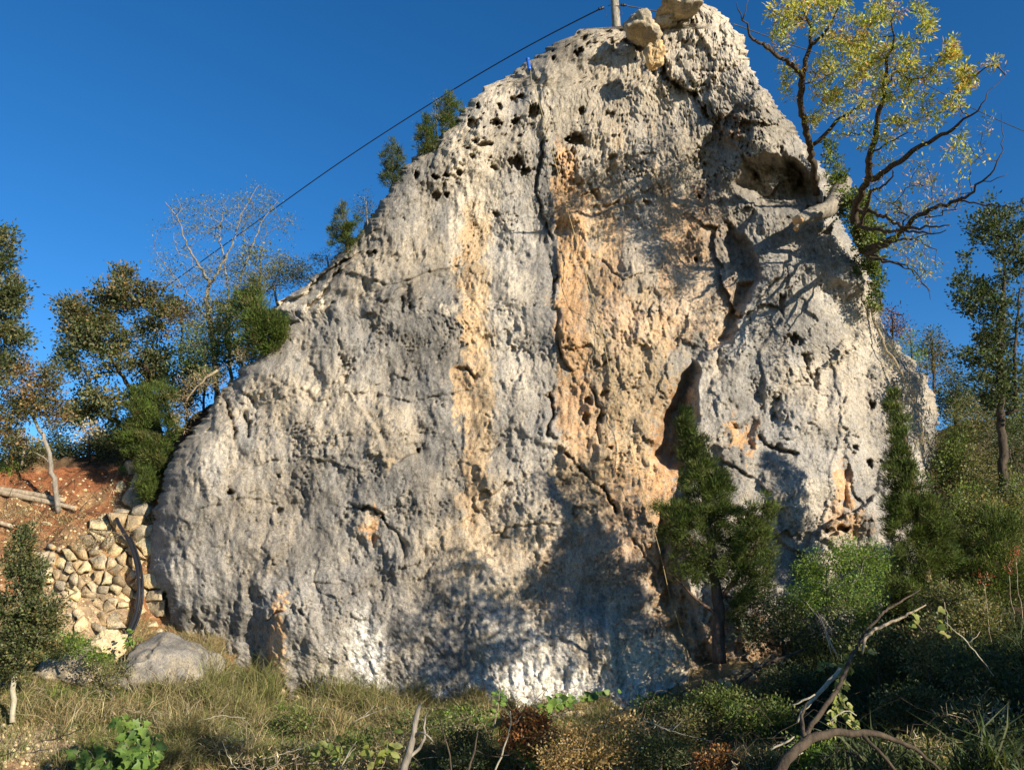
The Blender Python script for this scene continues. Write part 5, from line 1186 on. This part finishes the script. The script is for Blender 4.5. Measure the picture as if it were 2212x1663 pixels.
leafy("seedling", "yellow green leaves on a thin stem just left of the broken grey stem", "plant", [st(820, 1668, 838, 1575, 8.6, .004), st(800, 1668, 815, 1600, 8.6, .004)], [(0, 10, .3), (1, 8, .3)], "oval", .11, "y")
leafy("seedling", "small upright sapling with leafy tip standing before the white rock foot", "plant", [[(1058, 1600, 11.6, .01), (1068, 1560, 11.6, .008), (1078, 1520, 11.6, .007), (1080, 1490, 11.6, .004)], st(1058, 1600, 1030, 1548, 11.6, .005), st(1068, 1560, 1062, 1530, 11.6, .004)], [(0, 26, .72), (1, 8, .4), (2, 8, .4)], "oval", .075)
leafy("climbing_vine", "bright green heart leaved vine trailing over the russet bush to the rock foot", "vine", [[(1130, 1668, 9.4, .006), (1150, 1610, 9.8, .006), (1165, 1560, 10.6, .005), (1180, 1530, 11.2, .005), (1230, 1512, 12.0, .004), (1290, 1500, 12.4, .003), (1330, 1496, 12.6, .002)], st(1150, 1640, 1120, 1600, 9.6, .004), st(1180, 1530, 1215, 1498, 11.8, .003)],
      [(0, 90, .05), (1, 14, .1), (2, 12, .1)], "heart", .10)
leafy("climbing_vine", "heart leaved vine hanging on the pale broken branches at lower right", "vine", [[(1842, 1400, 7.6, .008), (1835, 1440, 7.5, .008), (1815, 1490, 7.4, .007), (1800, 1540, 7.3, .006), (1795, 1590, 7.2, .005)], [(1860, 1400, 7.6, .005), (1880, 1408, 7.5, .004), (1900, 1410, 7.5, .003)], [(1830, 1440, 7.5, .005), (1785, 1430, 7.5, .004), (1770, 1450, 7.5, .003)], [(1815, 1500, 7.4, .005), (1845, 1560, 7.2, .004), (1850, 1600, 7.2, .003)]],
      [(0, 80, .0), (1, 12, .1), (2, 14, .1), (3, 30, .1)], "heart", .05, "y")
leafy("climbing_vine", "few pale heart shaped leaves hanging in the dark undergrowth at far right", "vine", [[(2040, 1300, 8.6, .005), (2050, 1340, 8.6, .004), (2040, 1380, 8.6, .003)], [(1970, 1330, 8.6, .004), (1992, 1360, 8.6, .003)]], [(0, 9, .1), (1, 5, .1)], "heart", .075, "y")

# ivy on the crag's right edge
for (lab, blobs) in [("dark ivy clump round the roots of the spreading tree", [(1862, 470, 14.35, 30, 40, .15, 40), (1880, 520, 14.4, 34, 40, .15, 44), (1850, 430, 14.4, 22, 24, .12, 20), (1890, 560, 14.6, 22, 24, .12, 16)]), ("ivy strands climbing the crag edge beside the forked tree", [(1808, 390, 14.9, 18, 50, .12, 26), (1818, 440, 14.7, 20, 30, .12, 22), (1790, 330, 15.0, 10, 30, .1, 10)]),
                     ("thin ivy trailing down the flank below the roots", [(1895, 610, 14.8, 14, 30, .1, 14), (1885, 650, 14.9, 10, 20, .1, 6), (1870, 575, 14.8, 24, 18, .1, 10)])]:
    u, v, d = blobs[0][:3]
    plant("ivy", lab, "ivy", [[(u + 10, v + 60, d + .3, .02), (u + 5, v + 20, d + .15, .015), (u, v - 10, d + .1, .008)]], [(u, v, d, ru * 1.1, rv * 1.1, rd, int(n * 1.6)) for u, v, d, ru, rv, rd, n in blobs], "shrub", (.05, .042), 30, .07, bark=M_BARK_DARK, group="ivy on the crag edge", r_tip=.003)
plant("hanging_roots", "mat of brown hanging roots and dead stems on the crag's right flank", "roots", [[(1880, 660, 15.2, .03), (1905, 740, 15.1, .025), (1945, 800, 15.0, .02), (1985, 880, 14.9, .015), (2000, 980, 14.8, .008)]],
      [(1895, 680, 15.0, 20, 50, .15, 24), (1925, 770, 14.95, 26, 40, .15, 24), (1965, 850, 14.85, 24, 50, .15, 26), (1990, 950, 14.8, 18, 60, .15, 24)], "straw", (.12, .006), 12, .09, "tri", bark=M_TWIG, r_tip=.004, jit=.05, up=-.6)

# ------------------------------------------------------------------ shrubs on the near slope
GN = "shrubs on the near slope"
plant("young_oak", "young grey green oak bush on a pale stem in the lower left foreground", "tree", [[(26, 1560, 10.9, .035), (27, 1500, 10.9, .032), (30, 1430, 10.9, .03), (40, 1340, 10.9, .022), (52, 1240, 10.9, .012), (55, 1170, 10.9, .006)], [(30, 1430, 10.9, .02), (70, 1360, 10.8, .012), (95, 1310, 10.8, .006)]],
      [(52, 1170, 10.9, 24, 44, .2, 34), (62, 1240, 10.9, 46, 46, .3, 56), (50, 1310, 10.9, 76, 56, .4, 96), (100, 1330, 10.8, 54, 50, .3, 50), (25, 1380, 10.9, 60, 60, .4, 70), (85, 1390, 10.8, 62, 46, .3, 50), (30, 1440, 10.8, 50, 34, .3, 30), (30, 1220, 10.9, 22, 40, .3, 14)], "oak", (.04, .027), 42, .065, bark=M_BARK_PALE, group=GN, r_tip=.003)
plant("shrub", "low fresh green shrub between the young oak and the stone wall", "shrub", [[(150, 1440, 12.2, .02), (150, 1400, 12.2, .012)]], [(140, 1390, 12.2, 56, 30, .3, 44), (100, 1360, 12.2, 40, 24, .3, 20), (200, 1420, 12.3, 36, 20, .3, 18)], "lime", (.032, .022), 50, .08, bark=M_BARK_GREY, group=GN, r_tip=.003)
plant("shrub", "scraggly grey green shrub between the pale and the grey boulder", "shrub", [[(240, 1530, 11.8, .02), (238, 1480, 11.8, .012)]], [(235, 1475, 11.8, 36, 40, .3, 34), (205, 1450, 12.0, 26, 22, .2, 14), (262, 1440, 12.2, 22, 24, .2, 12)], "shrub2", (.03, .018), 34, .08, bark=M_BARK_GREY, group=GN, r_tip=.003)
plant("dry_shrub", "russet leaved dying bush below the white foot of the crag", "shrub", [[(1140, 1668, 9.6, .02), (1140, 1610, 9.7, .014), (1145, 1570, 9.8, .008)]], [(1140, 1560, 9.8, 50, 24, .3, 44), (1150, 1600, 9.6, 60, 34, .3, 36), (1110, 1590, 9.7, 20, 24, .2, 10)], "brown", (.036, .024), 50, .075, bark=M_BARK_DARK, group=GN, r_tip=.003)
plant("dry_shrub", "golden dry leaved bush at the bottom right of centre", "shrub", [[(1260, 1700, 8.8, .02), (1250, 1640, 8.9, .014), (1250, 1600, 9.0, .008)]], [(1250, 1590, 9.0, 60, 30, .3, 34), (1230, 1640, 8.8, 70, 34, .3, 40), (1310, 1620, 8.9, 64, 40, .3, 36), (1190, 1640, 8.8, 30, 34, .3, 20), (1340, 1560, 9.6, 50, 24, .3, 30)], "gold", (.032, .020), 26, .085, bark=M_TWIG, group=GN, r_tip=.003)
plant("dry_shrub", "small rust brown dead shrub at the bottom edge beside the fallen dark branch", "shrub", [[(1560, 1700, 8.0, .012), (1560, 1640, 8.0, .006)]], [(1550, 1640, 8.0, 44, 24, .2, 26), (1600, 1650, 8.0, 30, 18, .2, 12)], "brown", (.03, .02), 36, .06, bark=M_BARK_DARK, group=GN, r_tip=.002)
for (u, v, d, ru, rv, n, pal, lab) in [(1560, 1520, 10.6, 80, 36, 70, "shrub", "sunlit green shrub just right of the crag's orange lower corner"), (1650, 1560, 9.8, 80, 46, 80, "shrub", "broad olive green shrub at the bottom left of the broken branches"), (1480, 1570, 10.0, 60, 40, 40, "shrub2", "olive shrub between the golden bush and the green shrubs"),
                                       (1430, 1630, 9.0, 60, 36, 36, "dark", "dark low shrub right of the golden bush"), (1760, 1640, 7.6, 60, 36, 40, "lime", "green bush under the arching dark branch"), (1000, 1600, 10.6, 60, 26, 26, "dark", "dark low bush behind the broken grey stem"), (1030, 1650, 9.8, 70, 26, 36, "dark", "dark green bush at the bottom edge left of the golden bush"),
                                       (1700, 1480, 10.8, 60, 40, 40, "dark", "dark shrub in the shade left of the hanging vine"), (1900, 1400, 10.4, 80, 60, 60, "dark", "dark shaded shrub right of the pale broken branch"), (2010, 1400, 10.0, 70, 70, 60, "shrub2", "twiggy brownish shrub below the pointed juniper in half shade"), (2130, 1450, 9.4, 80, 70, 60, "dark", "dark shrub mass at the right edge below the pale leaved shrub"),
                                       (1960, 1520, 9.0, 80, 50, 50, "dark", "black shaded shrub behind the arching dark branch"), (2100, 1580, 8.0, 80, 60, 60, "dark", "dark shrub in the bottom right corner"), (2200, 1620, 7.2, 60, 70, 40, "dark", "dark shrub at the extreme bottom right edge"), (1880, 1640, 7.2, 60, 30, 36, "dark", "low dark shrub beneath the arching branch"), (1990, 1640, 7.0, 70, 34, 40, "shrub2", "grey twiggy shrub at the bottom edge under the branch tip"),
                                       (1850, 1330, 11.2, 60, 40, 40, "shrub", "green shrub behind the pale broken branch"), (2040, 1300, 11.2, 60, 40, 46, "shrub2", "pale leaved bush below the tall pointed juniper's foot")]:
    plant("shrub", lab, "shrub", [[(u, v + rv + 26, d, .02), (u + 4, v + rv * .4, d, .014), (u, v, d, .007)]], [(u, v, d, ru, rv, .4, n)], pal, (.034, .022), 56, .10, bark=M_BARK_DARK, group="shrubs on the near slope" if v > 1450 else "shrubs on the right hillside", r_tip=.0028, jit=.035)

# dead branches, broken stems and sticks
def branch(name, lab, lines, mat, group="dead branches on the slope", cat="branch", sides=8):
    T = [resample(poly_w(l), .05, .004) for l in lines]; root = empty(name, T[0][0, :3], lab, cat, group)
    for k, t in enumerate(T):
        v, f4, f3 = sweep(t[:, :3], t[:, 3], sides, True, .06); link("stem" if k == 0 else "side_branch", mesh_np("stem", v, [f4, f3], mat, smooth=True), root)
    return root
branch("arching_branch", "thick dark arching branch crossing the bottom right foreground", [[(1670, 1700, 4.3, .028), (1688, 1655, 4.3, .027), (1712, 1622, 4.35, .026), (1748, 1594, 4.4, .024), (1796, 1580, 4.45, .020), (1848, 1584, 4.5, .018), (1901, 1584, 4.55, .016), (1946, 1599, 4.6, .013), (1988, 1625, 4.65, .010), (2030, 1662, 4.7, .006)],
       [(1860, 1583, 4.5, .011), (1900, 1620, 4.5, .009), (1935, 1665, 4.5, .008)], [(1740, 1595, 4.4, .012), (1728, 1560, 4.5, .01), (1740, 1520, 4.7, .006)]], M_BARK_DARK)
branch("leaning_branch", "long dark branch leaning up to the right through the shrubs", [[(1700, 1640, 6.6, .022), (1729, 1606, 6.7, .022), (1761, 1553, 6.8, .020), (1813, 1483, 7.0, .018), (1841, 1413, 7.3, .016), (1868, 1368, 7.6, .014), (1911, 1319, 8.0, .012), (1988, 1273, 8.4, .006)]], M_BARK_DARK)
branch("broken_branch", "pale broken branch forking upward above the hanging vine", [[(1862, 1412, 7.4, .010), (1866, 1382, 7.4, .014), (1884, 1361, 7.5, .015), (1936, 1340, 7.7, .013), (1975, 1320, 7.9, .010), (2000, 1306, 8.0, .005)], [(1813, 1420, 7.4, .006), (1795, 1395, 7.4, .008), (1785, 1360, 7.5, .007), (1765, 1320, 7.6, .004)], [(1796, 1412, 7.4, .004), (1780, 1350, 7.5, .006), (1742, 1300, 7.6, .003)]], M_TWIG)
branch("broken_branch", "pale twisted branch hanging lowest beside the vine leaves", [[(1816, 1443, 7.2, .020), (1800, 1462, 7.2, .020), (1786, 1480, 7.15, .018), (1761, 1506, 7.1, .017), (1735, 1528, 7.1, .014), (1722, 1560, 7.1, .008)], [(1761, 1500, 7.1, .010), (1733, 1512, 7.1, .008), (1712, 1522, 7.1, .004)], [(1790, 1560, 7.0, .004), (1820, 1530, 7.0, .006), (1850, 1545, 7.0, .004)]], M_BARK_PALE)
branch("broken_branch", "short pale splintered stick at the bottom edge below the vine", [[(1665, 1619, 7.0, .007), (1687, 1612, 7.0, .009), (1706, 1600, 7.0, .008), (1716, 1590, 7.0, .004)], [(1690, 1650, 6.9, .004), (1710, 1636, 6.9, .007), (1735, 1625, 6.9, .004)]], M_BARK_PALE)
branch("broken_branch", "grey broken stem standing up in the foreground right of centre left", [[(866, 1680, 7.8, .038), (878, 1640, 7.8, .034), (890, 1600, 7.8, .030), (898, 1570, 7.8, .026), (896, 1548, 7.8, .026), (903, 1530, 7.8, .022), (908, 1520, 7.8, .014)], [(880, 1640, 7.8, .018), (920, 1600, 7.9, .014), (914, 1560, 8, .010), (925, 1535, 8, .006)], [(896, 1590, 7.8, .014), (915, 1575, 7.7, .01), (935, 1600, 7.7, .006)]], M_BARK_GREY)
branch("dead_sapling", "pale forked dead sapling standing left of the russet bush", [[(1068, 1668, 8.8, .010), (1086, 1625, 8.8, .009), (1098, 1585, 8.8, .008), (1106, 1560, 8.8, .006), (1102, 1535, 8.8, .004)], [(1106, 1562, 8.8, .005), (1125, 1545, 8.8, .003)], [(1103, 1550, 8.8, .004), (1088, 1530, 8.8, .002)]], M_BARK_PALE)
branch("dead_sapling", "thin dark bare sapling between the broken grey stem and the leafy sapling", [[(975, 1668, 8.6, .009), (970, 1620, 8.6, .008), (955, 1575, 8.6, .006), (948, 1545, 8.6, .004)], [(1010, 1668, 8.5, .012), (1025, 1620, 8.6, .010), (1032, 1575, 8.6, .006)], [(1025, 1620, 8.6, .008), (1060, 1635, 8.6, .006), (1100, 1630, 8.6, .004)]], M_BARK_DARK)
for k, (a, b, c, d, r, lab) in enumerate([((760, 1560), (785, 1548), (835, 1528), 9.6, .007, "pale bent stick lying in the grass left of the broken grey stem"), ((0, 1632), (20, 1628), (40, 1618), 9.6, .007, "short stick on the bare earth at the left edge"), ((85, 1602), (130, 1592), (185, 1570), 9.9, .008, "curved brown stick lying on the bare earth at lower left"), ((420, 1560), (470, 1545), (530, 1550), 11.0, .007, "grey stick below the grey boulder"),
                                          ((560, 1640), (640, 1620), (720, 1590), 9.3, .006, "long thin stick crossing the grass in the lower centre left"), ((1380, 1548), (1450, 1580), (1540, 1600), 9.2, .006, "thin dry stem slanting over the golden bush"), ((730, 1668), (745, 1640), (770, 1600), 8.6, .008, "pale upright stick at the bottom edge"), ((480, 1600), (500, 1650), (520, 1668), 9.6, .006, "dry forked twig over the lower bare patch"),
                                          ((2041, 1343), (2093, 1389), (2146, 1459), 8.4, .007, "thin pale stem slanting down through the dark undergrowth at right"), ((1590, 1480), (1640, 1440), (1740, 1400), 11.6, .03, "dark low limb curving behind the conical juniper's foot")]):
    branch("stick", lab, [[(*a, d, r * .6), (*b, d, r), (*c, d - .05, r * .5)], [(*b, d, r * .7), (b[0] + 24, b[1] - 26, d, r * .3)]], M_BARK_PALE if k not in (1, 2, 9) else M_BARK_DARK)
plant("dead_brush", "tangle of grey dead twigs at the bottom edge left of centre", "brush", [[(640, 1690, 9.0, .01), (640, 1650, 9.0, .006)], [(560, 1690, 9.0, .01), (570, 1655, 9.0, .005)]], [(600, 1650, 9.2, 120, 30, .5, 60), (760, 1650, 8.9, 90, 26, .4, 36)], "straw", (.06, .01), 6, .08, "tri", bark=M_TWIG, r_tip=.0035, jit=.06, group="dead branches on the slope")
plant("dead_brush", "brown dead twig heap on the bank above the stone wall", "brush", [[(200, 1185, 15.1, .012), (215, 1160, 15.1, .006)]], [(190, 1165, 15.1, 60, 22, .3, 40), (240, 1150, 15.1, 30, 16, .3, 14)], "straw", (.06, .01), 8, .09, "tri", bark=M_TWIG, r_tip=.004, jit=.06, group="dead branches on the slope")
plant("dead_brush", "dark twiggy root clump under the grey panel on the red bank", "brush", [[(42, 1030, 17.0, .02), (48, 1040, 16.8, .015), (60, 1058, 16.5, .01)]], [(45, 1040, 16.7, 26, 16, .3, 30)], "brown", (.06, .012), 8, .09, "tri", bark=M_BARK_DARK, r_tip=.004, jit=.06, group="dead branches on the slope")

# ------------------------------------------------------------------ trees just out of frame whose shade falls into the picture
SD = -np.array(SUN_L)
def shade_tree(label, patches, s, n_leaf, trunk_xy, leaf=(.10, .07)):
    c = []
    for (u, v, d, ru, rv, n) in patches:
        q = W(u, v, d) + SD * s; k = d / FPX
        c.append((q, ru * k, rv * k, n))
    mid = np.mean([q for q, *_ in c], 0); zlo = min(q[2] for q, *_ in c)
    base = np.array([trunk_xy[0], trunk_xy[1], 0.0]); base[2] = tps_eval(np.array(base[0]), np.array(base[1]))
    root = empty("shade_tree", base, label, "tree", "trees beyond the right edge")
    pts = np.array([[*(base + (mid - base) * t + np.array([0, 0, 0.3 * math.sin(3.1 * t)])), .14 * (1 - .75 * t)] for t in np.linspace(0, 1, 12)])
    v, f4, f3 = sweep(pts[:, :3], pts[:, 3], 10, True, .05); link("trunk", mesh_np("trunk", v, [f4, f3], M_BARK_GREY, smooth=True), root)
    T = np.concatenate([q + rng.standard_normal((n, 3)) * np.array([rx * .55, rx * .5, rz * .55]) for q, rx, rz, n in c])
    N, pr, ch = grow(pts[3:, :3], np.arange(-1, len(pts) - 4), T, .2, .04, .1)
    i = np.arange(len(pts) - 3, len(N)); v, f = prisms(N[pr[i]], N[i], np.full(len(i), .014), np.full(len(i), .009), 3); link("branchwork", mesh_np("branchwork", v, f, M_BARK_GREY), root, "stuff")
    P_ = np.concatenate([N[cc[-1]] + rng.standard_normal((n_leaf, 3)) * .13 for cc in ch]); m = len(P_)
    v, f, cl = leafmesh(P_, rng.standard_normal((m, 3)) + [0, 0, -.2], leaf[0] * rng.uniform(.6, 1.2, m), leaf[1] * rng.uniform(.7, 1.2, m), pick(PAL["oak"], m))
    link("foliage", mesh_np("foliage", v, f, M_LEAF, cl), root, "stuff")
shade_tree("leafy oak beyond the right edge whose shadow darkens the white foot of the crag", [(1020, 1215, 13.9, 36, 36, 10), (960, 1275, 13.8, 40, 30, 8), (1070, 1290, 13.8, 80, 36, 22), (1120, 1320, 13.7, 44, 30, 10), (960, 1360, 13.7, 60, 50, 20), (1050, 1400, 13.7, 100, 60, 40), (1110, 1400, 13.6, 44, 40, 10), (950, 1460, 13.6, 50, 50, 14), (1010, 1470, 13.6, 50, 30, 8)], 11.0, 20, (9.2, 5.0), (.10, .06))
shade_tree("second oak beyond the right edge shading the middle foot of the crag", [(1190, 1040, 14.2, 40, 26, 8), (1290, 1000, 14.2, 30, 30, 6), (1250, 1085, 14.1, 60, 36, 12), (1190, 1140, 14.0, 50, 20, 8), (1320, 1150, 14.0, 44, 50, 12), (1320, 1260, 13.9, 50, 40, 8), (1350, 1400, 13.8, 40, 50, 8), (1270, 1400, 13.7, 50, 24, 5)], 9.0, 18, (9.6, 6.0), (.09, .055))
shade_tree("dense oak beyond the right edge that keeps the lower right slope dark", [(1800, 1500, 10.5, 110, 60, 30), (1930, 1450, 11.0, 110, 60, 34), (2060, 1480, 10.5, 120, 70, 36), (2180, 1500, 9.8, 120, 80, 36), (1900, 1580, 9.0, 120, 60, 30), (2060, 1600, 8.4, 120, 70, 34), (2200, 1620, 7.6, 120, 80, 30), (1740, 1420, 12.0, 60, 40, 10)], 6.5, 40, (11.5, 4.0), (.13, .09))

for k, (u, v, d, ru, rv, n, lab) in enumerate([(520, 1600, 10.4, 80, 30, 40, "low grey twig tangle in the grass below the grey boulder"), (860, 1600, 9.4, 70, 40, 50, "dark twig tangle round the broken grey stem"), (1000, 1570, 11.0, 80, 30, 46, "thin brown twigs before the shaded white rock foot"),
                                     (1420, 1570, 9.6, 70, 40, 50, "tangle of brown stems right of the golden bush"), (2000, 1620, 6.8, 110, 50, 70, "grey twig tangle under the arching dark branch"), (2120, 1540, 7.6, 100, 60, 60, "bare grey twigs catching light in the bottom right shade"), (300, 1540, 11.4, 90, 20, 30, "dry stems in front of the grey boulder")]):
    plant("dead_brush", lab, "brush", [[(u, v + rv + 20, d, .01), (u + 5, v, d, .006)]], [(u, v, d, ru, rv, .4, n)], "straw", (.05, .009), 5, .07, "tri", bark=M_TWIG if k != 1 else M_BARK_DARK, r_tip=.0028, jit=.07, group="dead branches on the slope")
for (u, v, d, ru, rv, n, pal, lab) in [(440, 1490, 12.6, 40, 24, 30, "shrub2", "low weedy shrub just right of the grey boulder"), (640, 1560, 11.6, 50, 24, 30, "shrub", "low green weeds below the orange streaked foot"), (780, 1600, 10.2, 60, 26, 36, "shrub", "mixed green weeds left of the broken grey stem"), (640, 1630, 9.6, 60, 22, 30, "shrub2", "olive weeds at the bottom edge left of centre"), (920, 1560, 11.2, 60, 22, 30, "shrub", "low green plants under the tree shadow at the crag foot"),
                                       (1420, 1525, 11.8, 70, 20, 40, "shrub", "green plants along the foot right of the white rock"), (1000, 1545, 12.0, 60, 16, 24, "lime", "fresh green weeds against the white rock foot")]:
    plant("weeds", lab, "plant", [[(u, v + rv + 16, d, .008), (u + 4, v + rv * .4, d, .006), (u, v, d, .004)]], [(u, v, d, ru, rv, .4, n)], pal, (.036, .022), 26, .085, bark=M_TWIG, group="weeds in the grass", r_tip=.0024, jit=.03)

def dead_stems(name, u0, v0, u1, v1, n, L0, L1, r, mat, label):
    p, ok = hit(rng.uniform(u0, u1, n), rng.uniform(v0, v1, n)); p = p[ok]; n = len(p); K = 7
    a = rng.uniform(0, 2 * np.pi, n); L = rng.uniform(L0, L1, n); hgt = L * rng.uniform(.05, .55, n); t = np.linspace(0, 1, K + 1)
    P_ = np.zeros((n, K + 1, 3)); P_[..., 0] = p[:, 0, None] + np.cos(a)[:, None] * L[:, None] * t; P_[..., 1] = p[:, 1, None] + np.sin(a)[:, None] * L[:, None] * t * .6
    P_[..., 2] = ground_z(P_[..., 0], P_[..., 1]) + .01 + hgt[:, None] * np.sin(np.pi * t * rng.uniform(.55, 1.0, n)[:, None])
    P_[:, 1:] += .02 * rng.standard_normal((n, K, 3)); P_[:, :, 2] = np.maximum(P_[:, :, 2], ground_z(P_[..., 0], P_[..., 1]))
    k = P_[:, :-1].reshape(-1, 3); q = P_[:, 1:].reshape(-1, 3); rr = np.repeat(r * rng.uniform(.5, 1.3, n), K) * np.tile(np.linspace(1, .45, K), n)
    v, f = prisms(k, q, rr, rr * .93, 3); o = link(name, mesh_np(name, v, f, mat), None, "stuff"); o["label"] = label
dead_stems("dead_stems", 300, 1450, 1700, 1670, 420, .25, .9, .0045, M_TWIG, "pale dead stems and brambles criss-crossing the slope")
dead_stems("brown_stems", 700, 1520, 2212, 1670, 420, .3, 1.1, .005, M_BARK_DARK, "dark dead stems tangled over the near slope")
dead_stems("bank_roots", 0, 1015, 330, 1230, 170, .15, .7, .006, M_BARK_RED, "roots and dead stalks strewn over the red bank")
dead_stems("fallen_twigs", 0, 1400, 480, 1663, 120, .15, .6, .004, M_TWIG, "fallen twigs on the lower left slope")

shade_tree("tall oak behind the camera's right side dappling the bottom of the slope", [(430, 1612, 10.7, 60, 26, 12), (340, 1650, 10.2, 50, 20, 8), (120, 1655, 10.0, 30, 16, 4), (560, 1660, 10.3, 70, 14, 6), (960, 1625, 10.6, 70, 26, 12), (1080, 1650, 10.2, 70, 26, 12), (840, 1655, 10.3, 50, 20, 6), (1420, 1620, 9.6, 90, 30, 14), (1100, 1600, 11.0, 50, 16, 5)], 13.0, 20, (7.5, .5), (.12, .07))
